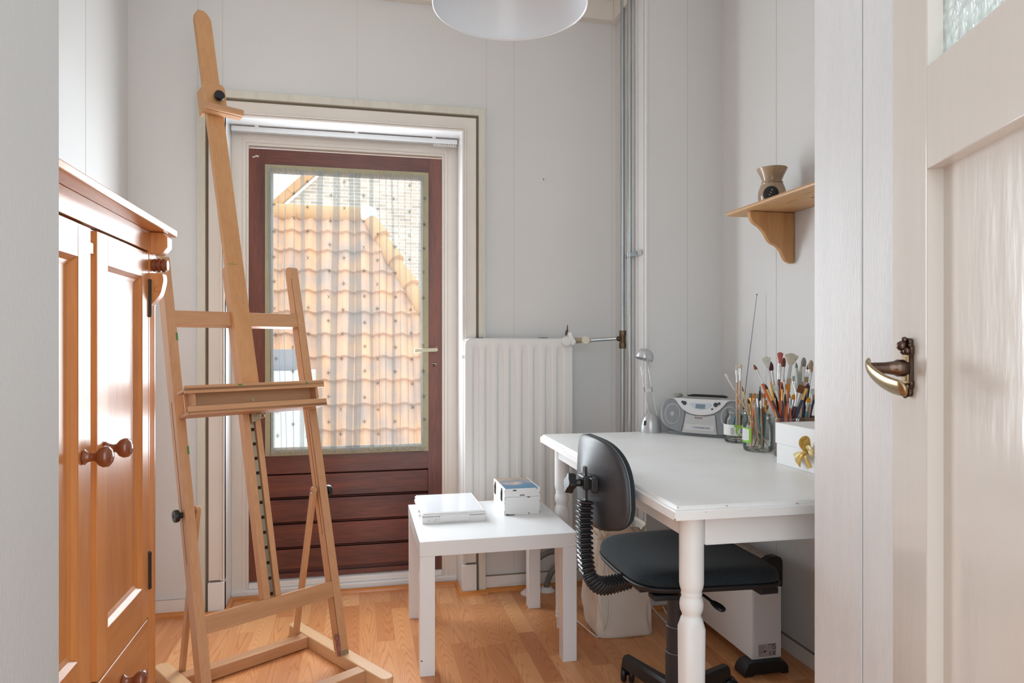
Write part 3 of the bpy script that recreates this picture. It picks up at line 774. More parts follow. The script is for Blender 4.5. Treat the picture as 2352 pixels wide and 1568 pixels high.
mb.add(vs, [(j * n_ + i, j * n_ + i + 1, (j + 1) * n_ + i + 1, (j + 1) * n_ + i) for j in range(NZ) for i in range(n_ - 1)])
# woven star motifs
for c in range(10):
    for r_ in range(22):
        if (c + r_) % 2 or abs(sin(c * 7.3 + r_ * 2.9)) < 0.22: continue
        x = CX0 + 0.030 + c * 0.0735 + 0.010 * sin(c * 2.7); z = CZ1 - 0.055 - r_ * 0.0565 + 0.004 * sin(c * 5 + r_)
        if z < CZ0 + 0.03: continue
        q = abs(sin(c * 12.9 + r_ * 4.1))
        arms = (0, 60, 120) if q > 0.3 else (35, 145)
        for a in arms:
            a = radians(a + 90); L_ = 0.0098 if a != radians(90) else 0.0115
            mb.beam((cmap(x, z) - L_ * cos(a), 3.1875, z - L_ * sin(a)), (cmap(x, z) + L_ * cos(a), 3.1875, z + L_ * sin(a)), 0.0021, 0.0002, (-sin(a), 0, cos(a)), 1)
mb.keep = True
mb.build('net', ['curtain', 'star'], cur, angle=80)
mb = MB()
vs = []
for j in range(3):
    for i in range(181):
        x = CX0 - 0.006 + (CX1 - CX0 + 0.012) * i / 180; q = sin(i * 1.3) + 0.6 * sin(i * 2.9)
        vs.append((x, 3.1935 + 0.0016 * q, 1.888 - 0.008 * sin((i / 180) * pi) - j * 0.010 + 0.0012 * q))
mb.add(vs, [(j * 181 + i, j * 181 + i + 1, (j + 1) * 181 + i + 1, (j + 1) * 181 + i) for j in range(2) for i in range(180)])
mb.keep = True
mb.build('heading', 'hem', cur)
mb = MB(); vs = []
for j in range(3):
    for i in range(181):
        x = CX0 - 0.008 + (CX1 - CX0 + 0.016) * i / 180; q = sin(i * 1.7) + 0.6 * sin(i * 3.7)
        vs.append((x, 3.1935 + 0.0018 * q, 0.636 - j * 0.007))
mb.add(vs, [(j * 181 + i, j * 181 + i + 1, (j + 1) * 181 + i + 1, (j + 1) * 181 + i) for j in range(2) for i in range(180)])
mb.keep = True
mb.build('hem', 'hem', cur)

rail = thing('curtain_rail', 'white aluminium curtain rail in the head of the door recess', 'curtain rail', loc=(-0.04, 3.16, 2.05))
mb = MB().box(-0.535, 0.440, 3.150, 3.168, 2.038, 2.047).box(-0.535, 0.440, 3.147, 3.151, 2.026, 2.047).box(-0.535, 0.440, 3.166, 3.170, 2.026, 2.047)
mb.box(0.439, 0.441, 3.147, 3.170, 2.026, 2.047)
mb.build('profile', 'alu', rail)
for x in (-0.44, -0.02, 0.325): MB().box(x, x + 0.016, 3.146, 3.171, 2.045, 2.053).build('bracket', 'white', rail)
for k in range(10):
    x = 0.335 + k * 0.0108
    mb = MB().tube(arc((x, 3.150, 2.017), 0.0042, 0, 2 * pi, 10, (1, 0, 0), (0, 0, 1))[:-1], 0.0013, 6, closed=True).box(x - 0.002, x + 0.002, 3.149, 3.161, 2.020, 2.030)
    mb.build('glider', 'white_plastic', rail)
MB().tube([(0.419, 3.158, 2.012), (0.419, 3.158, 1.998)], 0.0011, 6).build('hook', 'steel', rail)
MB().tube(arc((-0.528, 3.159, 2.016), 0.0045, 0, 2 * pi, 10, (1, 0, 0), (0, 0, 1))[:-1], 0.0018, 6, closed=True).build('end_screw', 'steel', rail)

# ================================================================== SIDE TABLE AND WHAT LIES ON IT
st = thing('side_table', 'low white square lacquered side table on four block legs', 'table', loc=(0.472, 2.587, 0))
TX0, TX1, TY0, TY1 = 0.197, 0.746, 2.312, 2.862
MB().box(TX0, TX1, TY0, TY1, 0.400, 0.450).build('tabletop', 'white', st, bevel=0.0015)
for x in (TX0 + 0.001, TX1 - 0.051):
    for y in (TY0 + 0.001, TY1 - 0.051):
        mb = MB().box(x, x + 0.05, y, y + 0.05, 0, 0.4)
        if x < 0.3 and y < 2.4: mb.box(x + 0.003, x + 0.008, y - 0.0004, y + 0.001, 0.050, 0.055, 1)
        mb.build('leg', ['white', 'chip'], st, bevel=0.0012)

cs = thing("art_case", 'flat white lidded case with rimmed glossy top on left of side table', 'box', loc=(0.344, 2.70, 0.45))
mb = MB().box(0.226, 0.461, 2.540, 2.860, 0.4503, 0.4745)
for x, z in ((0.248, 0.459), (0.276, 0.463)): mb.box(x, x + 0.003, 2.5395, 2.541, z, z + 0.0025, 1)
for x, z in ((0.310, 0.4715), (0.326, 0.4735), (0.270, 0.458)): mb.box(x, x + 0.004, 2.5395, 2.541, z - 0.0015, z + 0.001, 2)
mb.build('tray', ['case_white', 'chip', 'rust'], cs, bevel=0.0012)
mb = MB().box(0.224, 0.463, 2.538, 2.862, 0.4765, 0.4835).box(0.2275, 0.4595, 2.5415, 2.8585, 0.4740, 0.4770, 1)
mb.build('lid', ['case_white', 'chip'], cs, bevel=0.001)
mb = MB().box(0.228, 0.4585, 2.5425, 2.8575, 0.4835, 0.4880).box(0.234, 0.4525, 2.548, 2.852, 0.4880, 0.4890, 1)
mb.build('top_panel', ['case_white', 'case_panel'], cs, bevel=0.0012)
mb = MB().box(0.289, 0.402, 2.5360, 2.5395, 0.4560, 0.4800)
mb.build('front_flap', 'case_white', cs, bevel=0.0015)
for x, s_ in ((0.2265, -1), (0.4605, 1)):
    mb = MB().box(x + min(0, s_ * 0.007), x + max(0, s_ * 0.007), 2.64, 2.83 if s_ < 0 else 2.76, 0.469, 0.479)
    mb.build('side_clip', 'case_white', cs, bevel=0.001)
MB().box(0.2195, 0.2265, 2.622, 2.632, 0.456, 0.464).build('catch', 'steel', cs, bevel=0.0005)

kb = thing('keepsake_box', 'chipped white wooden box with blue picture on lid and black clasps', 'box', loc=(0.546, 2.598, 0.45))
def chips(mb, lst, m=1):
    for x, z, w, h in lst: mb.box(0.546 + x, 0.546 + x + w, 2.5974, 2.5985, 0.45 + z, 0.45 + z + h, m)
mb = MB().box(0.546, 0.687, 2.598, 2.818, 0.4503, 0.5195)
chips(mb, [(0.006, 0.0005, 0.010, 0.005), (0.015, 0.0005, 0.024, 0.003), (0.094, 0.003, 0.005, 0.004), (0.0, 0.001, 0.0018, 0.018), (0.0, 0.045, 0.0012, 0.006), (0.0, 0.058, 0.0012, 0.010), (0.1392, 0.004, 0.0018, 0.010), (0.1392, 0.046, 0.0018, 0.007), (0.090, 0.0655, 0.011, 0.003)])
mb.build('body', ['box_white', 'chip'], kb, bevel=0.0010)
mb = MB().box(0.546, 0.687, 2.598, 2.818, 0.5205, 0.5515)
chips(mb, [(0.033, 0.093, 0.014, 0.0048), (0.060, 0.0745, 0.020, 0.0035), (0.124, 0.0985, 0.008, 0.002), (0.1392, 0.078, 0.0016, 0.008), (0.0, 0.088, 0.001, 0.008)])
mb.build('lid', ['box_white', 'chip'], kb, bevel=0.0010)
mb = MB().box(0.551, 0.682, 2.602, 2.814, 0.5514, 0.5522)
mb.build('picture', 'picture', kb, smooth=False)
for y in (2.640, 2.770):
    mb = MB().box(0.5445, 0.5462, y, y + 0.020, 0.5215, 0.545).box(0.5435, 0.5462, y + 0.003, y + 0.017, 0.496, 0.5225)
    mb.tube([(0.5435, y + 0.003, 0.520), (0.5425, y + 0.010, 0.535), (0.5435, y + 0.017, 0.520), (0.543, y + 0.013, 0.500), (0.543, y + 0.007, 0.500)], 0.0013, 6, closed=True)
    mb.build('clasp', 'hinge', kb, bevel=0.0005)

# ================================================================== RADIATOR, PIPES
rad = thing('radiator', 'white ribbed panel radiator on wall right of the balcony door', 'radiator', loc=(0.693, 3.0, 0.24))
RX0, RX1, RZ0, RZ1 = 0.450, 0.938, 0.26, 1.136
mb = MB()
def rfun(u, v):
    x = RX0 + (RX1 - RX0) * u; z = RZ0 + (RZ1 - RZ0) * v
    k = (x - RX0 - 0.022) / 0.0545
    f = max(0.0, min(1.0, (RZ1 - 0.035 - z) / 0.03)) * max(0.0, min(1.0, (z - RZ0 - 0.03) / 0.03))
    ph = k % 1.0
    s_ = 0.5 - 0.5 * cos(2 * pi * ph); s_ = min(1, max(0, (s_ - 0.25) / 0.5)); s_ = s_ * s_ * (3 - 2 * s_)
    edge = 0.0 if 0 < k < 8.2 else 1.0
    y = 2.974 + 0.013 * s_ * f * (1 - edge)
    c = 0.03; dx = max(0, c - (x - RX0)); dz = max(0, z - (RZ1 - c))
    if dx > 0 and dz > 0:
        q = math.hypot(dx, dz)
        if q > c: x += (dx - dx * c / q); z -= (dz - dz * c / q)
    return (x, y, z)
mb.grid(rfun, 130, 60)
mb.keep = True
pn = mb.build('panel', 'radiator', rad, angle=70, solid=0.003)
poly = [(RX0, RZ0), (RX1, RZ0), (RX1, RZ1), (RX0 + 0.03, RZ1), (RX0 + 0.012, RZ1 - 0.005), (RX0 + 0.004, RZ1 - 0.014), (RX0, RZ1 - 0.03)]
mb = MB().prism(poly, (0, 2.990, 0), (1, 0, 0), (0, 0, 1), (0, 0.022, 0))
mb.prism([(a - 0.006, b) for a, b in poly], (0, 3.018, 0), (1, 0, 0), (0, 0, 1), (0, 0.014, 0))
mb.build('back_panel', 'radiator', rad, bevel=0.003)
MB().tube([(0.452, 2.99, 1.055), (0.437, 2.99, 1.055)], [0.010, 0.009], 12).build('bleed_plug', 'radiator', rad)
for x in (0.505, 0.80):
    MB().box(x, x + 0.030, 3.005, 3.06, 1.132, 1.139).build('wall_bracket', 'hinge', rad)
mb = MB().lathe([(0.0, 0.0), (0.018, 0.001), (0.022, 0.006), (0.0225, 0.030)], (0.905, 2.942, 1.122), 24, axis=(0, 1, 0))
mb.build('valve_cap', 'valve_cap', rad)
mb = MB().tube([(0.905, 2.960, 1.122), (0.940, 2.960, 1.122)], 0.016, 14).ball((0.933, 2.960, 1.120), 0.017)
mb.beam((0.925, 2.95, 1.130), (0.914, 2.95, 1.162), 0.016, 0.010, (1, 0, 0))
mb.build('valve_body', 'white_worn', rad)
mb = MB().tube([(0.900, 2.955, 1.148), (0.905, 2.955, 1.166), (0.908, 2.955, 1.176), (0.907, 2.955, 1.196)], [0.0035, 0.006, 0.0035, 0.0012], 10)
mb.build('air_vent', 'dark_brass', rad)
mb = MB().lathe([(0.015, 0), (0.015, 0.020)], (0.945, 2.958, 1.126), 6, axis=(1, 0, 0)).tube([(0.938, 2.958, 1.126), (0.975, 2.957, 1.126)], 0.010, 14)
mb.build('union_nut', 'brassy', rad)
MB().lathe([(0.010, 0), (0.012, 0.002), (0.012, 0.008)], (1.006, 2.956, 1.127), 12, axis=(1, 0, 0)).build('compression_nut', 'brassy', rad)
mb = MB().lathe([(0.0, 0), (0.016, 0.001), (0.0185, 0.004), (0.0185, 0.012)], (0.990, 2.935, 1.127), 20, axis=(0, 1, 0)).tube([(0.972, 2.957, 1.127), (1.008, 2.957, 1.127)], 0.013, 14)
mb.build('shutoff_wheel', 'ivory', rad)
MB().tube([(1.010, 2.956, 1.127), (1.123, 2.917, 1.135)], 0.0082, 14).build('supply_pipe', 'galv', rad)

rp = thing('riser_pipe', 'galvanised heating pipe feeding the radiator, left one of the pair', 'pipe', loc=(1.150, 2.905, 0))
MB().tube([(1.150, 2.905, 0), (1.150, 2.905, CEIL)], 0.0103, 20).build('tube', 'galv', rp)
mb = MB()
for z in (1.103, 1.158): mb.lathe([(0.0155, -0.0125), (0.0165, -0.010), (0.0165, 0.010), (0.0155, 0.0125)], (1.150, 2.905, z), 8)
mb.tube([(1.150, 2.905, 1.110), (1.150, 2.905, 1.150)], 0.0140, 20).lathe([(0.010, 0.0), (0.012, 0.010), (0.010, 0.020)], (1.144, 2.905, 1.134), 12, axis=(-1, 0, 0))
mb.build('tee_fitting', 'dark_brass', rp)
rp2 = thing('riser_pipe', 'galvanised heating pipe nearest the boxed corner, right one of the pair', 'pipe', loc=(1.150, 2.824, 0))
MB().tube([(1.150, 2.824, 0), (1.150, 2.824, CEIL)], 0.0103, 20).build('tube', 'galv', rp2)
mb = MB()
mb.tube([(1.150, 2.824, 1.487), (1.150, 2.824, 1.508)], 0.0125, 20)
mb.box(1.158, 1.163, 2.824, 2.890, 1.489, 1.506).beam((1.152, 2.815, 1.498), (1.168, 2.735, 1.500), 0.020, 0.003, (0, 0, 1))
mb.tube([(1.150, 2.772, 1.500), (1.164, 2.772, 1.500)], 0.006, 10)
mb.build('pipe_clamp', 'galv', rp2, bevel=0.001)
for i, (x, path, lab) in enumerate((
        (0.739, [(0.739, 2.985, 0.0), (0.741, 2.985, 0.07), (0.765, 2.985, 0.135), (0.815, 2.987, 0.170), (0.88, 2.99, 0.182), (0.96, 2.99, 0.185)], 'grey plastic pipe arching up from a floor collar under the radiator, taller of two'),
        (0.825, [(0.825, 3.005, 0.0), (0.826, 3.0, 0.03), (0.845, 2.99, 0.085), (0.885, 2.99, 0.118), (0.95, 2.995, 0.130)], 'grey plastic pipe bending up from a floor collar, shorter of two'))):
    g = thing('floor_pipe', lab, 'pipe', loc=(x, 2.99, 0), group='grey pipes rising from the floor under the radiator')
    MB().tube(smooth_path(path, 8), 0.0125, 14).build('tube', 'grey_pipe', g)
    mb = MB().lathe([(0.039, 0.0), (0.038, 0.004), (0.030, 0.009), (0.024, 0.016), (0.0185, 0.018), (0.013, 0.018)], (path[0][0], path[0][1], 0.0002), 28)
    mb.build('collar', 'white_plastic', g)

# ================================================================== WALL SHELF AND OIL BURNER
sh = thing('wall_shelf', 'short varnished pine shelf on scrolled bracket on the right wall', 'shelf', loc=(1.521, 1.9, 1.58))
mb = MB().prism([(1.519, 1.580), (1.326, 1.580), (1.320, 1.583), (1.319, 1.588), (1.323, 1.592), (1.325, 1.595), (1.332, 1.5975), (1.519, 1.5975)], (0, 1.26, 0), (1, 0, 0), (0, 0, 1), (0, 1.050, 0))
for (x, y, w, l) in ((1.39, 2.02, .0016, .030), (1.42, 1.95, .003, .012), (1.365, 1.90, .0012, .018), (1.44, 1.86, .0015, .02), (1.345, 2.10, .0014, .022)):
    mb.lathe([(0.0, 0), (w * 2.2, 0.0002)], (x, y, 1.5796), 10, m=1, axis=(0, 0, 1)); mb.box(x - w / 2, x + w / 2, y - l, y + l, 1.5796, 1.5801, 1)
mb.build('board', ['shelf_pine', 'knot'], sh, bevel=0.002)
bp = [(0, 0), (0.176, 0)]
ctrl = [(0.176, -0.005), (0.174, -0.022), (0.160, -0.042), (0.138, -0.056), (0.118, -0.076), (0.104, -0.100), (0.090, -0.112), (0.072, -0.120), (0.056, -0.134), (0.046, -0.152), (0.034, -0.170), (0.018, -0.179), (0.006, -0.181), (0.0, -0.174)]
bp += [(p.x, p.y) for p in smooth_path([(a, b, 0) for a, b in ctrl], 4)]
for y in (2.198, 1.38):
    mb = MB().prism(bp, (1.519, y - 0.009, 1.579), (-1, 0, 0), (0, 0, 1), (0, 0.020, 0))
    mb.build('bracket', 'shelf_pine_z', sh, bevel=0.003, angle=60)
ob = thing('oil_burner', 'small brown glazed pottery oil burner on the pine shelf', 'oil burner', loc=(1.420, 2.175, 1.598))
c0 = Vector((1.420, 2.175, 1.598)); tcam = Vector((-0.547, -0.837, 0)).normalized()
prof = [(0.036, 0.0), (0.045, 0.012), (0.0475, 0.030), (0.046, 0.050), (0.040, 0.068), (0.035, 0.078), (0.0335, 0.086), (0.038, 0.100), (0.047, 0.118), (0.052, 0.128)]
mb = MB().lathe(prof, c0, 48, cap=False).lathe([(0.0505, 0.128), (0.044, 0.116), (0.030, 0.100), (0.0, 0.092)], c0, 48, cap=False)
mb.lathe([(0.052, 0.128), (0.0513, 0.1295), (0.0505, 0.128)], c0, 48, cap=False)
# rim notch relief ridge at the waist
mb.lathe([(0.0350, 0.078), (0.0365, 0.080), (0.0350, 0.083)], c0, 48, cap=False)
mb.build('body', 'ceramic', ob)
rgt = Vector((-tcam.y, tcam.x, 0))
mb = MB(); vs = [c0 + tcam * 0.0483 + Vector((0, 0, 0.030))]; N = 32
def surf(th, z):
    r = 0.0; 
    for (r0, z0), (r1, z1) in zip(prof, prof[1:]):
        if z0 <= z <= z1: r = r0 + (r1 - r0) * (z - z0) / (z1 - z0)
    return c0 + (tcam * cos(th) + rgt * sin(th)) * (r + 0.0007) + Vector((0, 0, z))
vs = []; fs = []
for j in range(7):
    rr_ = j / 6
    for k in range(N):
        a = 2 * pi * k / N
        vs.append(surf(-0.10 + rr_ * 0.026 * cos(a) / 0.046, 0.034 + rr_ * 0.026 * sin(a)))
for j in range(6):
    for k in range(N): fs.append((j * N + k, j * N + (k + 1) % N, (j + 1) * N + (k + 1) % N, (j + 1) * N + k))
mb.add(vs, fs); mb.build('opening', 'ceramic_dark', ob)
mb = MB()
for th, z in ((-0.17, 0.029), (-0.08, 0.037), (0.0, 0.046)):
    p = surf(th, z) + tcam * 0.0004; mb.ball(p, 0.0016, n=10)
mb.build('air_hole', 'hole_white', ob)

# ================================================================== WARDROBE
wd = thing('wardrobe', 'varnished pine wardrobe with panelled doors, round knobs and overhanging cornice', 'wardrobe', loc=(-0.70, 1.47, 0))
FX = -0.500
mb = MB().box(-0.905, FX - 0.024, 1.075, 1.878, 0.06, 1.384)
mb.box(-0.905, FX - 0.003, 1.065, 1.885, 0.0, 0.155).box(FX - 0.03, FX - 0.010, 1.44, 1.51, 0.155, 1.335)
mb.build('carcass', ['pine_z'], wd, bevel=0.002)
mb = MB().prism([(-0.905, 1.385), (-0.463, 1.385), (-0.4590, 1.3870), (-0.4590, 1.4015), (-0.466, 1.4035), (-0.474, 1.4050), (-0.905, 1.406)], (0, 1.035, 0), (1, 0, 0), (0, 0, 1), (0, 0.893, 0))
mb.build('cornice', 'pine_y', wd, bevel=0.0015)
MB().box(FX - 0.02, FX, 1.115, 1.832, 1.336, 1.3845).build('frieze', 'pine_y', wd, bevel=0.001)
MB().box(FX - 0.02, FX - 0.001, 1.115, 1.832, 0.446, 0.4485).build('rail', 'pine_y', wd)
for side, (ya, yb) in enumerate(((1.065, 1.118), (1.832, 1.887))):
    mb = MB(); n = 4; w = (yb - ya)
    # fluted post front as a stepped profile
    pr = [(ya, FX - 0.05), (ya, FX)]
    for k in range(n):
        a = ya + w * (0.14 + 0.72 * k / n); b = ya + w * (0.14 + 0.72 * (k + 1) / n)
        pr += [(a + 0.0012, FX), (a + 0.003, FX - 0.0035), (b - 0.003, FX - 0.0035), (b - 0.0012, FX)]
    pr += [(yb, FX), (yb, FX - 0.05)]
    mb.prism([(p[1], p[0]) for p in pr], (0, 0, 0.155), (1, 0, 0), (0, 1, 0), (0, 0, 1.055))
    mb.box(FX - 0.05, FX + 0.001, ya, yb, 1.205, 1.384)
    ps = mb.build('corner_post', 'pine_z', wd, bevel=0.0008)
    yc = (ya + yb) / 2
    mb = MB().prism([(0, 1.384), (0.030, 1.384), (0.040, 1.372), (0.040, 1.348), (0.030, 1.335), (0.022, 1.330), (0, 1.330)], (FX, ya + 0.006, 0), (1, 0, 0), (0, 0, 1), (0, w - 0.012, 0))
    mb.build('corbel', 'pine_z', ps, bevel=0.002)
    mb = MB().lathe([(0.012, 0), (0.016, 0.003), (0.0165, 0.008), (0.0135, 0.011), (0.017, 0.014), (0.0175, 0.019), (0.014, 0.022), (0.017, 0.025), (0.0165, 0.031), (0.012, 0.036), (0, 0.038)], (FX, yc, 1.305), 24, axis=(1, 0, 0))
    mb.build('turned_boss', 'pine_knob', ps)
    sc = smooth_path([(0.028, 1.283, 0), (0.030, 1.268, 0), (0.027, 1.250, 0), (0.022, 1.232, 0), (0.010, 1.215, 0), (0, 1.205, 0)], 4)
    mb = MB().prism([(0, 1.285)] + [(p.x, p.y) for p in sc], (FX, ya + 0.010, 0), (1, 0, 0), (0, 0, 1), (0, w - 0.020, 0))
    mb.tube([(FX + 0.017, ya + 0.008, 1.245), (FX + 0.017, yb - 0.008, 1.245)], 0.0075, 14)
    mb.build('scroll', 'pine_z', ps, bevel=0.0015)
def wknob(y, z, par):
    mb = MB().lathe([(0.013, 0), (0.0145, 0.003), (0.010, 0.007), (0.0075, 0.015), (0.009, 0.022), (0.0165, 0.028), (0.0200, 0.036), (0.0185, 0.044), (0.012, 0.049), (0, 0.051)], (FX, y, z), 40, axis=(1, 0, 0))
    mb.build('knob', 'pine_knob', par, angle=70)
def wdoor(y0, y1, kn, hy):
    z0, z1 = 0.450, 1.331
    a, b, c, d = y0 + 0.060, y1 - 0.048, 0.532, 1.269
    if kn == 'r': a, b = y0 + 0.048, y1 - 0.060
    mb = MB().box(FX - 0.02, FX, y0, a, z0, z1).box(FX - 0.02, FX, b, y1, z0, z1)
    mb.box(FX - 0.02, FX, a, b, z0, c, 1).box(FX - 0.02, FX, a, b, d, z1, 1)
    dr = mb.build('door', ['pine_z', 'pine_y'], wd, bevel=0.0012)
    # moulded reveal and flat panel
    mb = MB(); i = 0.017; X0, X1 = FX - 0.001, FX - 0.013
    A = [(X0, a, c), (X0, b, c), (X0, b, d), (X0, a, d)]; B = [(X1 + .004, a + i * .5, c + i * .5), (X1 + .004, b - i * .5, c + i * .5), (X1 + .004, b - i * .5, d - i * .5), (X1 + .004, a + i * .5, d - i * .5)]
    Cc = [(X1, a + i, c + i), (X1, b - i, c + i), (X1, b - i, d - i), (X1, a + i, d - i)]
    mb.add(A + B + Cc, [(k, (k + 1) % 4, 4 + (k + 1) % 4, 4 + k) for k in range(4)] + [(4 + k, 4 + (k + 1) % 4, 8 + (k + 1) % 4, 8 + k) for k in range(4)] + [(8, 9, 10, 11)])
    mb.keep = True
    mb.build('panel', 'pine_z', dr, angle=15)
    wknob(1.422 if kn == 'r' else 1.534, 0.900, dr)
    for z in (1.222, 0.560):
        MB().tube([(FX + 0.002, hy, z - 0.040), (FX + 0.002, hy, z + 0.040)], 0.0042, 10).ball((FX + 0.002, hy, z + 0.042), 0.0048, n=10).ball((FX + 0.002, hy, z - 0.042), 0.0048, n=10).build('hinge', 'hinge', dr)
wdoor(1.120, 1.459, 'r', 1.1185); wdoor(1.492, 1.829, 'l', 1.8315)
MB().box(FX - 0.012, FX - 0.004, 1.464, 1.486, 1.285, 1.305).build('latch_plate', 'brass', wd)
for z0, z1 in ((0.318, 0.443), (0.165, 0.312)):
    mb = MB().box(FX - 0.018, FX, 1.122, 1.829, z0, z1)
    dr = mb.build('drawer', 'pine_y', wd, bevel=0.0035, seg=3)
    for y in (1.640, 1.305): wknob(y, (z0 + z1) / 2, dr)

# ================================================================== EASEL
es = thing('studio_easel', 'tall beech studio easel with paint tray and long sliding mast', 'easel', loc=(1.06 * 0.838 + 2.1 * -0.545, 1.06 * 0.545 + 2.1 * 0.838, 0), rz=math.atan2(0.545, 0.838))
FW = Vector((0, -0.9669, 0.2553)); UP = Vector((0, 0.2553, 0.9669)); WX = Vector((1, 0, 0))
def E(w, z, off=0.0):
    """a point of the tilted frame: w across, z height, off behind (+) the front plane"""
    return Vector((w - 1.06, -0.033 + 0.264 * (z - 0.044), z)) - FW * off
def ebar(mb, w0, w1, za, zb, o0, o1, m=0):
    a, b = E((w0 + w1) / 2, za, (o0 + o1) / 2), E((w0 + w1) / 2, zb, (o0 + o1) / 2)
    return mb.obox((a + b) / 2, WX * (w1 - w0) / 2, FW * (o1 - o0) / 2, (b - a) / 2, m)
for w0, w1, nm in ((0.797, 0.845, 'l'), (1.276, 1.322, 'r')):
    a, b = w0 - 1.06, w1 - 1.06; c = (a + b) / 2; h = (b - a) / 2
    pl = [(a, -0.262), (a + h * .35, -0.276), (c, -0.280), (b - h * .35, -0.276), (b, -0.262), (b, 0.335), (b - h * .35, 0.349), (c, 0.353), (a + h * .35, 0.349), (a, 0.335)]
    mb = MB().prism(pl, (0, 0, 0.0), (1, 0, 0), (0, 1, 0), (0, 0, 0.045))
    mb.build('base_runner', 'beech_y', es, local=True, bevel=0.003)
for y0, y1 in ((-0.178, -0.130), (0.195, 0.242)):
    MB().box(0.845 - 1.06, 1.276 - 1.06, y0, y1, 0.003, 0.043).build('base_bar', 'beech_x', es, local=True, bevel=0.003)
for w0, w1 in ((0.812, 0.842), (1.276, 1.304)):
    mb = MB(); t = 0.048; z1 = 1.405
    poly = [(0.0, 0.060), (0.0, z1 - 0.012), (0.006, z1 - 0.003), (0.014, z1), (t - 0.014, z1 + 0.003), (t - 0.004, z1 - 0.003), (t, z1 - 0.014), (t, 0.060)]
    L = [E(w0, z, o) for o, z in poly]; n = len(L)
    mb.add(L + [p + WX * (w1 - w0) for p in L], [list(range(n))[::-1], [n + i for i in range(n)]] + [(i, (i + 1) % n, n + (i + 1) % n, n + i) for i in range(n)])
    # long slots sawn in both cheeks for the brace bolts
    for wx in (w0 - 0.0004, w1 - 0.0006):
        a, b = E(wx + .0005, 0.44, t * .5), E(wx + .0005, 0.93, t * .5)
        mb.obox((a + b) / 2, WX * 0.0006, FW * 0.0016, (b - a) / 2, 1)
    a, b = E(w0 - .0002, 0.10, 0.006), E(w0 - .0002, 1.36, 0.006)
    if w0 > 1: mb.obox((a + b) / 2, WX * 0.0006, FW * 0.0012, (b - a) / 2, 1)
    if w0 < 1:
        for z in (0.775, 1.135): mb.obox(E(w1 - 0.002, z, -0.0002), WX * 0.003, FW * 0.0004, UP * 0.013, 2)
    up_ = mb.build('upright', ['beech_z', 'slot', 'green_paint'], es, local=True, bevel=0.002)
    mb = MB().obox(E((w0 + w1) / 2, 0.052, 0.022), WX * ((w1 - w0) / 2 + 0.001), FW * 0.020, UP * 0.011)
    mb.build('foot_hinge', 'brassy', up_, local=True, bevel=0.001)
    if w0 > 1:
        mb = MB().obox(E(w0 - 0.0025, 0.075, 0.012), WX * 0.0015, FW * 0.012, UP * 0.032)
        mb.lathe([(0.011, 0), (0.012, 0.003), (0.006, 0.006)], E(w0 - 0.004, 0.104, 0.012), 10, axis=(-1, 0, 0))
        mb.build('hinge_plate', 'mauve_paint', up_, local=True, bevel=0.0008)
mb = MB(); ebar(mb, 0.842, 1.276, 0.234, 0.286, 0.0, 0.020); mb.build('lower_crossbar', 'beech_x', es, local=True, bevel=0.0015)
mb = MB(); ebar(mb, 0.842, 1.276, 1.174, 1.222, 0.002, 0.034); mb.build('upper_crossbar', 'beech_x', es, local=True, bevel=0.0015)
for w0, w1 in ((1.028, 1.051), (1.069, 1.088)):
    mb = MB(); ebar(mb, w0, w1, 0.286, 1.385, -0.001 + 0.001, 0.036); mb.build('centre_rail', 'beech_z', es, local=True, bevel=0.0012)
rt = MB(); ebar(rt, 1.051, 1.069, 0.29, 1.36, 0.018, 0.021)
rk = rt.build('ratchet_strip', 'hinge', es, local=True)
for k in range(12):
    z = 0.302 + k * 0.0476
    mb = MB(); ebar(mb, 1.0545, 1.0660, z, z + 0.0370, 0.007, 0.0105, 0)
    a = E(1.060, z + 0.0365, 0.013); mb.obox(a, WX * 0.0065, FW * 0.006, UP * 0.0012)
    if k in (1, 6): mb.lathe([(0.0035, 0), (0.0030, 0.001)], E(1.060, z + 0.006, 0.0065), 10, axis=FW)
    mb.build('ratchet_plate', 'brassy', rk, local=True, bevel=0.0005)
# sliding mast, leaning a touch to the left of the frame
mb = MB(); m0, m1 = 1.058, 1.0385; O0, O1 = -0.022, -0.001
def mpt(s, z, o): return E(m0 + (m1 - m0) * (z - 0.9) / 1.46 + s, z, o)
pf = [(-0.030, 0.905), (-0.030, 2.325), (-0.026, 2.345), (-0.018, 2.352), (-0.016, 2.360), (0.004, 2.362), (0.016, 2.355), (0.026, 2.340), (0.030, 2.325), (0.030, 0.905)]
A = [mpt(s, z, O0) for s, z in pf]; B = [mpt(s, z, O1) for s, z in pf]; n = len(A)
mb.add(A + B, [list(range(n))[::-1], [n + i for i in range(n)]] + [(i, (i + 1) % n, n + (i + 1) % n, n + i) for i in range(n)])
for z, w, q in ((1.385, 0.018, 1), (1.390, 0.006, 1), (1.262, 0.012, 2), (1.236, 0.008, 3)):
    mb.obox(mpt(-0.008 if q == 1 else 0.008, z, O0 - 0.0001), WX * w, FW * 0.0003, UP * 0.0007, 1 if q == 1 else 2)
mb.build('mast', ['beech_warm', 'green_paint', 'steel'], es, local=True, bevel=0.0015)

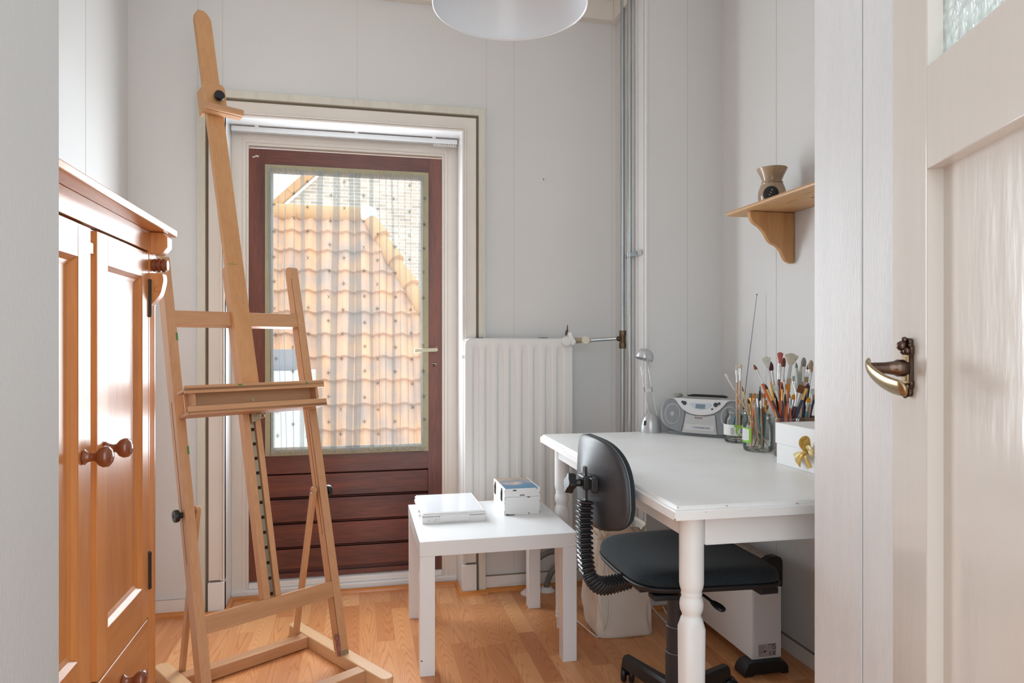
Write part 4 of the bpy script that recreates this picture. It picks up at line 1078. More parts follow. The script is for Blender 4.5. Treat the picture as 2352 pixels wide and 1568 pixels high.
# top canvas clamp
def cl(s, z, o): return E(1.0425 + s, z, o)
pc = [(-0.040, 1.948), (-0.040, 2.045), (-0.036, 2.056), (-0.026, 2.061), (0.024, 2.061), (0.034, 2.056), (0.040, 2.044), (0.040, 1.948)]
mb = MB(); A = [cl(s, z, -0.040) for s, z in pc]; B = [cl(s, z, -0.0225) for s, z in pc]; n = len(A)
mb.add(A + B, [list(range(n))[::-1], [n + i for i in range(n)]] + [(i, (i + 1) % n, n + (i + 1) % n, n + i) for i in range(n)])
for s in (-0.0365, 0.0365): 
    a, b = cl(s, 1.948, 0.000), cl(s, 2.045, 0.000); mb.obox((a + b) / 2, WX * 0.0035, FW * 0.0225, (b - a) / 2)
ck = mb.build('canvas_clamp', 'beech_warm', es, local=True, bevel=0.002)
pz = [(-0.004, -0.014), (0.032, -0.014), (0.037, -0.009), (0.037, 0.006), (0.031, 0.012), (0.020, 0.012), (-0.004, 0.008)]
mb = MB(); o_ = cl(-0.052, 1.950, -0.036)
A = [o_ + FW * a + UP * b for a, b in pz]; n = len(A)
mb.add(A + [p + WX * 0.138 for p in A], [list(range(n))[::-1], [n + i for i in range(n)]] + [(i, (i + 1) % n, n + (i + 1) % n, n + i) for i in range(n)])
mb.obox(o_ + WX * 0.069 + FW * 0.022 - UP * 0.0142, WX * 0.066, FW * 0.0016, UP * 0.0006, 1)
mb.build('clamp_ledge', ['beech_x', 'slot'], ck, local=True, bevel=0.002)
mb = MB().lathe([(0.008, 0.0), (0.008, 0.012), (0.0175, 0.013), (0.0185, 0.017), (0.0185, 0.027), (0.016, 0.031), (0.0, 0.031)], cl(0.006, 2.000, -0.040), 20, axis=FW)
mb.build('clamp_knob', 'black', ck, local=True, bevel=0.001)
# paint tray
ty = []
def tr(mb, w0, w1, f0, f1, u0, u1, m=0):
    c = E((w0 + w1) / 2, 0.918, 0) + FW * (f0 + f1) / 2 + UP * (u0 + u1) / 2
    return mb.obox(c, WX * (w1 - w0) / 2, FW * (f1 - f0) / 2, UP * (u1 - u0) / 2, m)
mb = MB(); tr(mb, 0.822, 1.300, 0.001, 0.085, -0.048, -0.038); tr(mb, 0.822, 1.300, 0.075, 0.085, -0.050, -0.023)
tray = mb.build('paint_tray', 'beech_x', es, local=True, bevel=0.0015)
mb = MB(); tr(mb, 0.816, 1.298, 0.020, 0.085, 0.026, 0.035); tr(mb, 0.816, 1.298, 0.075, 0.085, 0.018, 0.043)
tr(mb, 0.985, 1.0, 0.0845, 0.0855, 0.036, 0.041, 1); tr(mb, 1.228, 1.233, 0.0845, 0.0855, 0.030, 0.0415, 1)
mb.build('canvas_ledge', ['beech_x', 'green_paint'], tray, local=True, bevel=0.0015)
mb = MB(); tr(mb, 0.835, 1.285, 0.022, 0.032, -0.038, 0.026); mb.build('tray_back', 'beech_x', tray, local=True)
for w in (0.846, 1.272):
    mb = MB(); tr(mb, w - 0.005, w + 0.005, 0.032, 0.074, -0.038, 0.026); mb.build('tray_end', 'beech_z', tray, local=True, bevel=0.001)
mb = MB().lathe([(0.005, 0), (0.0045, 0.003), (0, 0.0035)], E(1.052, 0.918, -0.032) + UP * -0.006, 14, axis=FW)
mb.build('tray_screw', 'steel', tray, local=True)
mb = MB(); tr(mb, 1.052, 1.068, 0.001, 0.018, -0.078, -0.048); tr(mb, 1.068, 1.083, 0.004, 0.016, -0.070, -0.050)
mb.tube(arc(E(1.083, 0.918, 0) + FW * 0.026 + UP * -0.060, 0.0075, 0, 2 * pi, 14, WX, UP)[:-1], 0.0022, 8, closed=True)
mb.build('tray_latch', 'brassy', tray, local=True, bevel=0.001)
# rear braces with bolts and knobs
for w, wk, s in ((1.261, 1.304, 1), (0.857, 0.812, -1)):
    top = E(w, 0.585, 0.024); ft = Vector((w - 1.06, 0.262, 0.020)); d = (top - ft).normalized()
    mb = MB().beam(ft, top + d * 0.012, 0.024, 0.014, (0, 1, 0)).lathe([(0.0125, -0.007), (0.0125, 0.007)], top + d * 0.010, 20, axis=(1, 0, 0))
    br = mb.build('brace', 'beech_z', es, local=True, bevel=0.001)
    MB().lathe([(0.0055, 0), (0.0045, 0.003), (0, 0.0035)], top - WX * 0.007 * s, 14, axis=(-s, 0, 0)).build('brace_bolt', 'steel', br, local=True)
    k = E(wk, 0.585, 0.024)
    MB().lathe([(0.009, 0), (0.009, 0.010), (0.018, 0.011), (0.0195, 0.014), (0.0195, 0.022), (0.018, 0.025), (0.004, 0.0255), (0.004, 0.024), (0, 0.024)], k, 18, axis=(s, 0, 0)).build('brace_knob', 'black', br, local=True, bevel=0.0008)

# ================================================================== DESK
dk = thing('desk', 'large white painted desk with turned legs against the right wall', 'desk', loc=(0.680, 1.408, 0), rz=radians(-1.18))
DL, DW, DT = 1.268, 0.815, 0.750
def ogee(inset): return [(0, 0.720), (0, 0.7385), (0.0015, 0.7415), (0.005, 0.7425), (0.006, 0.7450), (0.0085, 0.7475), (0.011, 0.7500)]
lv = ogee(0); mb = MB(); cc = 0.010
def loop(i, z):
    a, b, c, d = i, DW - i, i, DL - i
    return [(a, c, z), (b, c, z), (b, d, z), (a + cc, d, z), (a, d - cc, z)]
vs = []
for i, z in lv: vs += loop(i, z)
n = 5; fs = [[0, 1, 2, 3, 4][::-1], [(len(lv) - 1) * n + k for k in range(n)]]
for j in range(len(lv) - 1): fs += [(j * n + k, j * n + (k + 1) % n, (j + 1) * n + (k + 1) % n, (j + 1) * n + k) for k in range(n)]
mb.add(vs, fs)
mb.box(-0.0006, 0.002, -0.0006, 0.003, 0.7205, 0.7245, 1).box(0.008, 0.0105, 0.0045, 0.006, 0.7478, 0.7493, 1)
for x, z, w in ((0.072, 0.736, .003), (0.125, 0.746, .004), (0.30, 0.7435, .006), (0.44, 0.7395, .003)): mb.box(x, x + w, -0.0005 if z < .74 else 0.004, 0.001 if z < .74 else 0.0055, z, z + 0.001, 1)
for y, l in ((0.36, 0.018), (0.33, 0.012)): mb.box(0.0075, 0.0095, y, y + l, 0.7485, 0.7500, 1)
top = mb.build('desktop', ['white_worn', 'rust'], dk, local=True, angle=25)
def leg(x, y):
    p = [(0.0200, 0.0), (0.0205, 0.035), (0.0245, 0.040), (0.0250, 0.047), (0.0225, 0.052), (0.0250, 0.057), (0.0252, 0.066), (0.0225, 0.070), (0.0248, 0.076), (0.0235, 0.085),
         (0.0268, 0.30), (0.0280, 0.452), (0.0272, 0.466), (0.0250, 0.474), (0.0225, 0.477), (0.0215, 0.481), (0.0220, 0.485), (0.0262, 0.494), (0.0276, 0.506), (0.0262, 0.517), (0.0232, 0.524), (0.0232, 0.527), (0.0246, 0.531), (0.0232, 0.535), (0.0240, 0.539), (0.0265, 0.546), (0.0282, 0.556), (0.0283, 0.580), (0.0283, 0.7195)]
    MB().lathe(p, (x, y, 0), 40, sq=(0.20, 0.462, 3.6)).build('leg', 'white_worn', dk, local=True, angle=40)
for x in (0.073, 0.742):
    for y in (0.070, 1.200): leg(x, y)
mb = MB().box(0.098, 0.718, 0.050, 0.070, 0.647, 0.720).box(0.098, 0.718, 1.196, 1.214, 0.647, 0.720).box(0.735, 0.752, 0.095, 1.175, 0.660, 0.720)
mb.box(0.100, 0.717, 0.0475, 0.0510, 0.6475, 0.6510)
mb.build('apron', 'white_worn', dk, local=True, bevel=0.001)
mb = MB().box(0.053, 0.071, 0.095, 1.175, 0.664, 0.720)
for a in ((0.37, 0.700, 0.385, 0.707), (0.378, 0.7045, 0.378, 0.694), (0.385, 0.706, 0.392, 0.700)):
    mb.beam((0.0527, a[0], a[1]), (0.0527, a[2] + 0.0001, a[3]), 0.0012, 0.0006, (1, 0, 0), 1)
mb.build('side_apron', ['white_worn', 'chip'], dk, local=True, bevel=0.001)

# ================================================================== OFFICE CHAIR
ch = thing('office_chair', 'dark office chair with black fabric seat and bellows back stem at desk', 'chair', loc=(0.905, 1.865, 0))
CXc, CYc = 0.905, 1.865
mb = MB()
def seatpt(u, v, top):
    a = 2 * pi * u; e = 0.42
    ca, sa = cos(a), sin(a); X = math.copysign(abs(ca) ** e, ca); Y = math.copysign(abs(sa) ** e, sa)
    hx, hy = (0.215, 0.222)
    return X * hx, Y * hy
def seat_section(prof, mb, m=0):
    n = 56; vs = []
    for s_, z, dx in prof:
        for k in range(n):
            X, Y = seatpt(k / n, 0, 1)
            # front edge waterfalls down, back narrows slightly
            xx = CXc + 0.025 + dx + X * s_; yy = CYc + 0.010 + Y * s_ * (1.0 + 0.06 * X / 0.215)
            zz = z - 0.010 * max(0, (X * s_) / 0.215) ** 3 + 0.006 * (Y * s_ / 0.222) ** 2
            vs.append((xx, yy, zz))
    fs = [[k for k in range(n)][::-1]]
    for j in range(len(prof) - 1): fs += [(j * n + k, j * n + (k + 1) % n, (j + 1) * n + (k + 1) % n, (j + 1) * n + k) for k in range(n)]
    fs.append([(len(prof) - 1) * n + k for k in range(n)])
    mb.add(vs, fs, m)
seat_section([(0.60, 0.445, 0), (0.90, 0.447, 0), (0.985, 0.453, 0), (1.01, 0.462, 0), (1.0, 0.466, 0), (0.95, 0.466, 0)], mb)
mb.box(CXc - 0.14, CXc + 0.12, CYc - 0.06, CYc + 0.06, 0.415, 0.447).box(CXc + 0.15, CXc + 0.205, CYc - 0.195, CYc - 0.13, 0.434, 0.450).box(CXc - 0.15, CXc - 0.08, CYc - 0.185, CYc - 0.14, 0.436, 0.450)
mb.build('seat_pan', 'black_matt', ch, bevel=0.003)
mb = MB(); seat_section([(0.93, 0.463, 0), (0.985, 0.470, 0), (0.99, 0.482, 0), (0.965, 0.495, 0), (0.90, 0.504, 0), (0.78, 0.508, 0), (0.55, 0.508, 0), (0.25, 0.507, 0), (0.02, 0.507, 0)], mb)
mb.build('seat_cushion', 'fabric', ch, angle=80)
# backrest: rounded, wrapping forward at the sides
def bout(n=64):
    pts = []
    for k in range(n):
        a = 2 * pi * k / n; c, s = cos(a), sin(a)
        if s >= 0: y = math.copysign(abs(c) ** 0.70, c) * 0.192; z = 0.700 + abs(s) ** 0.70 * 0.160
        else: y = math.copysign(abs(c) ** 0.62, c) * (0.190 - 0.012 * abs(s) ** 2); z = 0.700 - abs(s) ** 0.80 * 0.078
        pts.append((y, z))
    return pts
BO = bout(); BCY = 1.790
def bx(y, z): return 0.600 + 0.040 * (y / 0.19) ** 2 + 0.008 * ((z - 0.72) / 0.13) ** 2 - 0.010 * math.exp(-((z - .745) / .05) ** 2 - (y / .05) ** 2)
def bshell(levels, mb, m=0):
    vs = []; n = len(BO)
    for s_, off in levels:
        for y, z in BO:
            yy = y * s_; zz = 0.742 + (z - 0.742) * s_
            vs.append((bx(yy, zz) + off, BCY + yy, zz))
    fs = []
    for j in range(len(levels) - 1): fs += [(j * n + k, j * n + (k + 1) % n, (j + 1) * n + (k + 1) % n, (j + 1) * n + k) for k in range(n)]
    fs.append([k for k in range(n)][::-1]); fs.append([(len(levels) - 1) * n + k for k in range(n)])
    mb.add(vs, fs, m)
mb = MB(); bshell([(0.05, 0.000), (0.25, 0.0), (0.5, 0.0), (0.75, 0.0), (0.92, 0.0), (0.985, 0.002), (1.0, 0.006), (1.0, 0.012), (0.95, 0.009)], mb)
mb.build('back_shell', 'shell', ch, angle=60)
mb = MB(); bshell([(0.96, 0.009), (0.990, 0.0105), (0.994, 0.015), (0.96, 0.0155)], mb); mb.build('edge_piping', 'edge_strip', ch, angle=60)
mb = MB(); bshell([(0.955, 0.0155), (1.0, 0.0165), (1.004, 0.022), (0.985, 0.028), (0.93, 0.033), (0.7, 0.037), (0.4, 0.038), (0.05, 0.038)], mb)
mb.build('back_cushion', 'fabric', ch, angle=80)
jp = smooth_path([(0.580, 1.726, 0.712), (0.576, 1.725, 0.670), (0.577, 1.727, 0.600), (0.582, 1.732, 0.540), (0.594, 1.740, 0.498), (0.624, 1.757, 0.466), (0.670, 1.785, 0.452), (0.765, 1.835, 0.448)], 14)
# bellows: alternating ribs
mb = MB(); L_ = [0.0]
for a, b in zip(jp, jp[1:]): L_.append(L_[-1] + (b - a).length)
def at(s):
    for i in range(len(L_) - 1):
        if L_[i + 1] >= s: t = (s - L_[i]) / (L_[i + 1] - L_[i]); return jp[i].lerp(jp[i + 1], t)
    return jp[-1]
tot = L_[-1]; nr = 30; path = []; rad_ = []
for k in range(nr):
    s0 = 0.010 + (tot - 0.03) * k / nr; d = (tot - 0.03) / nr
    for q, r_ in ((0.0, 0.0180), (0.22, 0.0265), (0.55, 0.0265), (0.78, 0.0180)): path.append(at(s0 + q * d)); rad_.append(r_)
mb.tube(path, rad_, 4, ref=(1, 1, 0))
mb.build('stem_bellows', 'bellows', ch, bevel=0.0035, seg=2, angle=30)
mb = MB().beam((0.580, 1.726, 0.700), (0.578, 1.726, 0.790), 0.020, 0.007, (0, 1, 0))
mb.build('stem', 'black', ch, bevel=0.001)
mb = MB().box(0.566, 0.593, 1.701, 1.750, 0.732, 0.768).box(0.580, 0.601, 1.679, 1.766, 0.728, 0.766)
mb.tube([(0.568, 1.725, 0.749), (0.543, 1.728, 0.745)], [0.011, 0.008], 14)
mb.build('back_clamp', 'black', ch, bevel=0.004, seg=3)
pk = []
for k in range(24):
    a = 2 * pi * k / 24; pk.append(((0.0225 + 0.004 * cos(4 * a)) * cos(a), (0.0225 + 0.004 * cos(4 * a)) * sin(a)))
MB().prism(pk, (0.548, 1.728, 0.745), Vector((0, 1, 0)), Vector((0.2, 0, 0.98)), Vector((-0.020, 0, 0.004))).build('clamp_knob', 'black', ch, bevel=0.002)
mb = MB().lathe([(0.0265, 0.0), (0.0265, 0.145), (0.0245, 0.146)], (CXc, CYc, 0.29), 32)
mb.lathe([(0.0290, 0.215), (0.0290, 0.290)], (CXc, CYc, 0.0), 32)
cm = mb.lathe([(0.0318, 0.085), (0.0318, 0.215)], (CXc, CYc, 0.0), 32).build('column', 'column', ch)
mb = MB()
for z, r_ in ((0.290, 0.0293), (0.215, 0.0321)): mb.lathe([(r_ - .001, z - 0.001), (r_, z), (r_ - 0.0008, z + 0.0010)], (CXc, CYc, 0), 32, cap=False)
mb.build('column_ring', 'column_ring', cm)
PL = Vector((0.855, 2.123, 0)); cV = Vector((CXc, CYc, 0)); a0 = math.atan2(PL.y - cV.y, PL.x - cV.x)
for k in range(5):
    a = a0 - k * 2 * pi / 5; dr_ = Vector((cos(a), sin(a), 0)); sd = Vector((-sin(a), cos(a), 0))
    p0 = cV + dr_ * 0.015 + Vector((0, 0, 0.095)); p1 = cV + dr_ * 0.262 + Vector((0, 0, 0.076))
    mb = MB()
    vs = []
    for p, w, h in ((p0, 0.026, 0.022), ((p0 + p1) / 2, 0.0225, 0.020), (p1, 0.0190, 0.0195), (p1 + dr_ * 0.010 - Vector((0, 0, .004)), 0.015, 0.014)):
        vs += [p - sd * w - Vector((0, 0, h)), p + sd * w - Vector((0, 0, h)), p + sd * w * .80 + Vector((0, 0, h * .6)), p + sd * w * .45 + Vector((0, 0, h)), p - sd * w * .45 + Vector((0, 0, h)), p - sd * w * .80 + Vector((0, 0, h * .6))]
    fs = [[0, 1, 2, 3, 4, 5][::-1], [18 + i for i in range(6)]]
    for j in range(3): fs += [(j * 6 + i, j * 6 + (i + 1) % 6, (j + 1) * 6 + (i + 1) % 6, (j + 1) * 6 + i) for i in range(6)]
    mb.add(vs, fs)
    arm = mb.build('base_arm', 'black', ch, bevel=0.002)
    wc = cV + dr_ * 0.272 - sd * 0.010
    mb = MB(); ax = Vector((cos(a + 0.9), sin(a + 0.9), 0))
    for s in (-0.0215, 0.0045): mb.lathe([(0.022, 0), (0.027, 0.003), (0.027, 0.014), (0.022, 0.017)], wc + ax * s + Vector((0, 0, 0.0272)), 28, axis=ax)
    mb.tube([wc + Vector((0, 0, 0.026)), cV + dr_ * 0.262 + Vector((0, 0, 0.068))], 0.008, 10).beam(wc + Vector((0, 0, 0.044)) - ax * .006, wc + Vector((0, 0, 0.044)) + ax * .006, 0.030, 0.012, Vector((-ax.y, ax.x, 0)))
    mb.build('caster', 'black', arm, bevel=0.0015)
mb = MB().tube(smooth_path([(0.915, 1.80, 0.425), (0.935, 1.755, 0.412), (0.952, 1.725, 0.398), (0.966, 1.70, 0.388)], 5), [0.004] * 5 + [0.006] * 4 + [0.011, 0.013, 0.0145, 0.015, 0.014, 0.012, 0.006], 16, flat=0.5, ref=(1, 0.5, 0))
mb.build('height_lever', 'black', ch)

# ================================================================== CONVECTOR HEATER
ht = thing('convector_heater', 'white convector heater with black end cap and feet under desk', 'heater', loc=(1.345, 2.38, 0))
HX0, HX1, HY0, HY1 = 1.290, 1.402, 2.092, 2.665
mb = MB().box(HX0, HX1, HY0, HY1, 0.045, 0.290)
mb.build('body', 'heater_white', ht, bevel=0.006, seg=3)
mb = MB().box(HX0 + 0.0115, HX1 - 0.003, HY0 - 0.0006, HY0 + 0.002, 0.05, 0.287)
mb.build('end_plate', 'heater_grey', ht)
capp = [(HX0 - 0.002, 0.288), (HX1 + 0.002, 0.288), (HX1 + 0.002, 0.374), (HX1 - 0.004, 0.386), (HX1 - 0.020, 0.392), (HX1 - 0.045, 0.389), (HX0 + 0.030, 0.370), (HX0 + 0.010, 0.345), (HX0 - 0.002, 0.310)]
for y in (HY0 - 0.004, HY1 - 0.026): MB().prism(capp, (0, y, 0), (1, 0, 0), (0, 0, 1), (0, 0.030, 0)).build('end_cap', 'black', ht, bevel=0.002)
gp = [(HX0 + 0.002, 0.290), (HX1 - 0.002, 0.290), (HX1 - 0.002, 0.370), (HX1 - 0.012, 0.381), (HX1 - 0.028, 0.384), (HX1 - 0.050, 0.378), (HX0 + 0.032, 0.360), (HX0 + 0.012, 0.336), (HX0 + 0.002, 0.306)]
MB().prism(gp, (0, HY0 + 0.026, 0), (1, 0, 0), (0, 0, 1), (0, HY1 - HY0 - 0.052, 0)).build('hood', 'heater_grey', ht, bevel=0.002)
gr = MB()
for k in range(34):
    y = HY0 + 0.034 + k * 0.0152
    pth = [Vector((x, y, z + 0.0015)) for x, z in ((HX1 - 0.020, 0.3840), (HX1 - 0.040, 0.3820), (HX1 - 0.060, 0.3735), (HX0 + 0.034, 0.362), (HX0 + 0.020, 0.348))]
    gr.tube(pth, 0.0024, 6)
gr.build('grille', 'grille', ht)
mb = MB()
for y in (HY0 + 0.04, HY1 - 0.10):
    ft = [(-0.052, 0.0), (-0.054, 0.012), (-0.046, 0.028), (-0.030, 0.042), (0.0, 0.0465), (0.110, 0.0465), (0.140, 0.040), (0.156, 0.024), (0.158, 0.0), (0.125, 0.0), (0.118, 0.006), (0.0, 0.006), (-0.008, 0.0)]
    MB().prism([(a * 0.80 + 0.005, b) for a, b in ft], (HX0 - 0.004, y - 0.030 - 0.030, 0), (1, 0, 0), (0, 0, 1), (0, 0.062, 0)).build('foot', 'black', ht, bevel=0.005, seg=3)
# rating plate with its approval marks
mb = MB(); Y = HY0 - 0.0012
px0, px1, pz0, pz1 = 1.3135, 1.3800, 0.055, 0.097
def R(x0, x1, z0, z1, m): mb.box(px0 + x0 * (px1 - px0), px0 + x1 * (px1 - px0), Y - 0.0003 * (m > 0), Y + 0.0004, pz0 + z0 * (pz1 - pz0), pz0 + z1 * (pz1 - pz0), m)
R(0, 1, 0, 1, 0); R(0.55, 1.0, 0.93, 0.97, 1)
for z in (0.86, 0.80, 0.74, 0.68, 0.62, 0.56): R(0.03, 0.30 if z < 0.7 else 0.40, z, z + 0.022, 2)
R(0.03, 0.30, 0.38, 0.42, 1); R(0.03, 0.25, 0.26, 0.28, 2); R(0.05, 0.30, 0.14, 0.16, 2); R(0.87, 0.98, 0.12, 0.17, 1)
R(0.91, 0.97, 0.26, 0.44, 2)
cxp, czp = px0 + 0.875 * (px1 - px0), pz0 + 0.72 * (pz1 - pz0)
mb.tube(arc((cxp, Y - 0.0004, czp), 0.0068, 0, 2 * pi, 24, (1, 0, 0), (0, 0, 1))[:-1], 0.0008, 6, m=1, closed=True)
mb.beam((cxp - 0.0047, Y - 0.0004, czp + 0.0047), (cxp + 0.0047, Y - 0.0004, czp - 0.0047), 0.0012, 0.0006, (1, 0, 1), 1)
mb.tube(arc((px0 + 0.60 * (px1 - px0), Y - 0.0004, czp - 0.001), 0.0052, -0.6, pi + 0.6, 16, (1, 0, 0), (0, 0, 1)), 0.0004, 5, m=2)
mb.obox((px0 + 0.37 * (px1 - px0), Y - 0.0004, pz0 + 0.42 * (pz1 - pz0)), (0.0030, 0, 0.0022), (0, 0.0003, 0), (-0.0015, 0, 0.0025), 1)
vs, fs = text_mesh('C E', 0.0145, (px0 + 0.60 * (px1 - px0), Y - 0.0003, pz0 + 0.12 * (pz1 - pz0)), (1, 0, 0), (0, 0, 1), weight=0.0003)
mb.add(vs, fs, 1)
mb.build('rating_plate', ['sticker', 'print_black', 'print_grey'], ht, smooth=False)

# ================================================================== BAG, CABLES
bg_ = thing('cloth_bag', 'cream canvas bag slumped on the floor beneath the desk', 'bag', loc=(0.995, 2.56, 0))
def bagpt(u, v):
    a = 2 * pi * u; e = 0.36; c, s = cos(a), sin(a)
    X = math.copysign(abs(c) ** e, c); Y = math.copysign(abs(s) ** e, s)
    hx = 0.104 - 0.020 * v; hy = 0.114 - 0.034 * v
    w = 0.007 * sin(5 * a + 3 * v) * v + 0.0035 * sin(9 * a + 9 * v) * (0.2 + v) + 0.0025 * sin(13 * a - 6 * v) * sin(9 * v) + 0.003 * sin(4 * a + 14 * v)
    ex = -0.018 * max(0, -X) * sin(v * pi)
    return Vector((0.997 + X * (hx + w) + ex + 0.010 * (1 - v) * X, 2.570 + Y * (hy + w * 0.8), 0.001 + 0.400 * v + 0.012 * sin(3 * a + 1) * v * v))
mb = MB().grid(bagpt, 96, 40); mb.keep = True
bagm = mb.build('bag_body', 'canvas', bg_, angle=80, solid=0.0025)
mb = MB().grid(lambda u, v: bagpt(u, 0.92 + 0.09 * v) + Vector((0, 0, 0.001)) + (bagpt(u, 0.95) - Vector((0.997, 2.57, bagpt(u, 0.95).z))) * 0.02, 96, 3); mb.keep = True
mb.build('bag_rim', 'canvas_band', bg_, angle=80, solid=0.004)
a = 3 * pi / 2 - 0.62
mb = MB().tube([bagpt((a + 0.05 * sin(k * .4)) / (2 * pi), k / 24 * 0.9 + .02) + Vector((-0.001, -0.002, 0)) for k in range(25)], 0.0022, 6)
mb.build('seam', 'canvas_band', bg_)
mb = MB().tube(smooth_path([(0.905, 2.47, 0.385), (0.900, 2.49, 0.425), (0.935, 2.475, 0.442), (0.985, 2.465, 0.432), (1.02, 2.470, 0.395)], 6), 0.008, 8, flat=0.3, ref=(0, 1, 0))
mb.build('strap', 'canvas_band', bg_)

def cable(name, label, pts, r, m, loc):
    t = MB().tube(smooth_path(pts, 8), r, 8); o = t.build(name, m); tag(o, label, 'cable'); return o
cable('power_cable', 'white cable lying on the floor and looping up the cream bag', [(0.905, 3.035, 0.05), (0.93, 2.98, 0.006), (0.86, 2.86, 0.004), (0.800, 2.76, 0.004), (0.842, 2.68, 0.004), (0.868, 2.48, 0.010), (0.868, 2.425, 0.030), (0.898, 2.418, 0.060), (0.908, 2.416, 0.130), (0.905, 2.418, 0.21), (0.90, 2.430, 0.29), (0.895, 2.44, 0.38)], 0.0030, 'cable_white', None)
cable('power_cable', 'white cable coiling on the floor behind the chair column', [(1.21, 2.67, 0.17), (1.16, 2.665, 0.165), (1.135, 2.655, 0.12), (1.145, 2.60, 0.06), (1.19, 2.50, 0.006), (1.215, 2.44, 0.004), (1.230, 2.50, 0.004), (1.228, 2.60, 0.004), (1.232, 2.660, 0.02)], 0.0032, 'cable_white', None)
cable('power_cable', 'thin black cable hanging down behind the desk between bag and wall', [(1.085, 2.672, 0.718), (1.088, 2.668, 0.62), (1.082, 2.665, 0.52), (1.095, 2.664, 0.42), (1.125, 2.668, 0.25), (1.148, 2.672, 0.05), (1.160, 2.66, 0.004)], 0.0022, 'cable_black', None)
cable('power_cable', 'pale cable running along the skirting behind the floor pipes', [(0.60, 3.043, 0.020), (0.74, 3.043, 0.030), (0.86, 3.042, 0.036), (1.0, 3.042, 0.030), (1.14, 3.035, 0.028)], 0.0025, 'cable_white', None)

# ================================================================== RADIO ON THE DESK
bb = thing('portable_stereo', 'silver grey portable CD stereo with curved front in desk corner', 'stereo', loc=(1.290, 2.458, 0.7502), rz=math.atan2(-0.75, 0.66))
def bsec(y, sx_, z0, z1, cx_=0.0, n=56):
    pts = []
    for k in range(n):
        a = 2 * pi * k / n; c, s = cos(a), sin(a)
        X = math.copysign(abs(c) ** 0.55, c) * 0.172 * sx_
        Z = math.copysign(abs(s) ** 0.50, s)
        z = (z0 + z1) / 2 + Z * (z1 - z0) / 2
        # lower half tucks in
        if Z < 0: X *= 1 - 0.20 * (-Z) ** 2.2
        pts.append(Vector((X + cx_, y + 0.16 * (z - 0.02), z)))
    return pts
secs = [(0.004, 0.90, 0.022, 0.136), (0.000, 0.955, 0.014, 0.144), (0.006, 0.985, 0.010, 0.149), (0.020, 1.0, 0.008, 0.151), (0.060, 0.99, 0.008, 0.152), (0.095, 0.88, 0.008, 0.148), (0.120, 0.76, 0.012, 0.140), (0.128, 0.70, 0.020, 0.130)]
mb = MB(); n = 56; vs = []
for q in secs: vs += bsec(*q)
fs = [[k for k in range(n)]]
for j in range(len(secs) - 1): fs += [(j * n + k, j * n + (k + 1) % n, (j + 1) * n + (k + 1) % n, (j + 1) * n + k) for k in range(n)]
fs.append([(len(secs) - 1) * n + k for k in range(n)][::-1])
mb.add(vs, fs)
mb.build('body', 'boom', bb, local=True, angle=50)
mb = MB().prism([(-0.125, 0.0), (0.125, 0.0), (0.136, 0.014), (-0.136, 0.014)], (0, 0.016, 0), (1, 0, 0), (0, 0, 1), (0, 0.085, 0))
for x in (-0.066, -0.008, 0.045): mb.box(x - 0.004, x + 0.004, 0.013, 0.02, 0.0105, 0.0125, 1)
mb.build('foot_tray', ['boom_dark', 'chrome'], bb, local=True, bevel=0.003)
def F(x, z, d=0.0):
    """point on the sloping front of the radio, d proud of it"""
    return Vector((x, -0.0005 + 0.16 * (z - 0.02) - d, z))
def plate(pts, d, name, m, par=bb, th=0.003, bevel=0.0008):
    A = [F(x, z, d) for x, z in pts]; B = [F(x, z, d - th) for x, z in pts]; n = len(A)
    q = MB().add(A + B, [list(range(n)), [n + i for i in range(n)][::-1]] + [(i, n + i, n + (i + 1) % n, (i + 1) % n) for i in range(n)])
    return q.build(name, m, par, local=True, bevel=bevel, angle=40)
def ell(cx_, cz, rx, rz_, n=36, a0=0, a1=2 * pi): return [(cx_ + rx * cos(a0 + (a1 - a0) * k / n), cz + rz_ * sin(a0 + (a1 - a0) * k / n)) for k in range(n)]
for s in (-1, 1):
    sp = smooth_path([(s * 0.083, 0.134, 0), (s * 0.095, 0.139, 0), (s * 0.132, 0.139, 0), (s * 0.150, 0.126, 0), (s * 0.158, 0.100, 0), (s * 0.157, 0.075, 0), (s * 0.146, 0.048, 0), (s * 0.126, 0.026, 0), (s * 0.100, 0.018, 0), (s * 0.078, 0.016, 0), (s * 0.072, 0.03, 0), (s * 0.064, 0.085, 0), (s * 0.070, 0.11, 0)], 4)
    sg = plate([(p.x, p.y) for p in sp], 0.0025, 'speaker_grille', 'boom_dark')
    plate(ell(s * 0.114, 0.083, 0.033, 0.041), 0.0040, 'speaker_cone', 'boom', sg)
    plate(ell(s * 0.114, 0.083, 0.029, 0.037), 0.0046, 'cone_mesh', 'boom_dark', sg)
    plate(ell(s * 0.114, 0.083, 0.008, 0.010, 20), 0.0052, 'cone_centre', 'boom', sg)
cs_ = smooth_path([(-0.150, 0.1455, 0), (-0.118, 0.1440, 0), (-0.102, 0.137, 0), (-0.090, 0.122, 0), (-0.070, 0.103, 0), (-0.040, 0.089, 0), (0.0, 0.084, 0), (0.040, 0.089, 0), (0.070, 0.103, 0), (0.090, 0.122, 0), (0.102, 0.137, 0), (0.118, 0.1440, 0), (0.150, 0.1455, 0)], 5)
con = plate([(p.x, p.y) for p in cs_], 0.0062, 'control_panel', 'boom_light', th=0.008)
lc = [(-0.040, 0.130), (0.040, 0.130), (0.045, 0.124), (0.030, 0.110), (0.0, 0.1035), (-0.030, 0.110), (-0.045, 0.124)]
plate(lc, 0.0070, 'display_bezel', 'lcd_frame', con)
plate([(-0.019, 0.126), (0.019, 0.126), (0.019, 0.109), (-0.019, 0.109)], 0.0076, 'display', 'lcd', con, bevel=0)
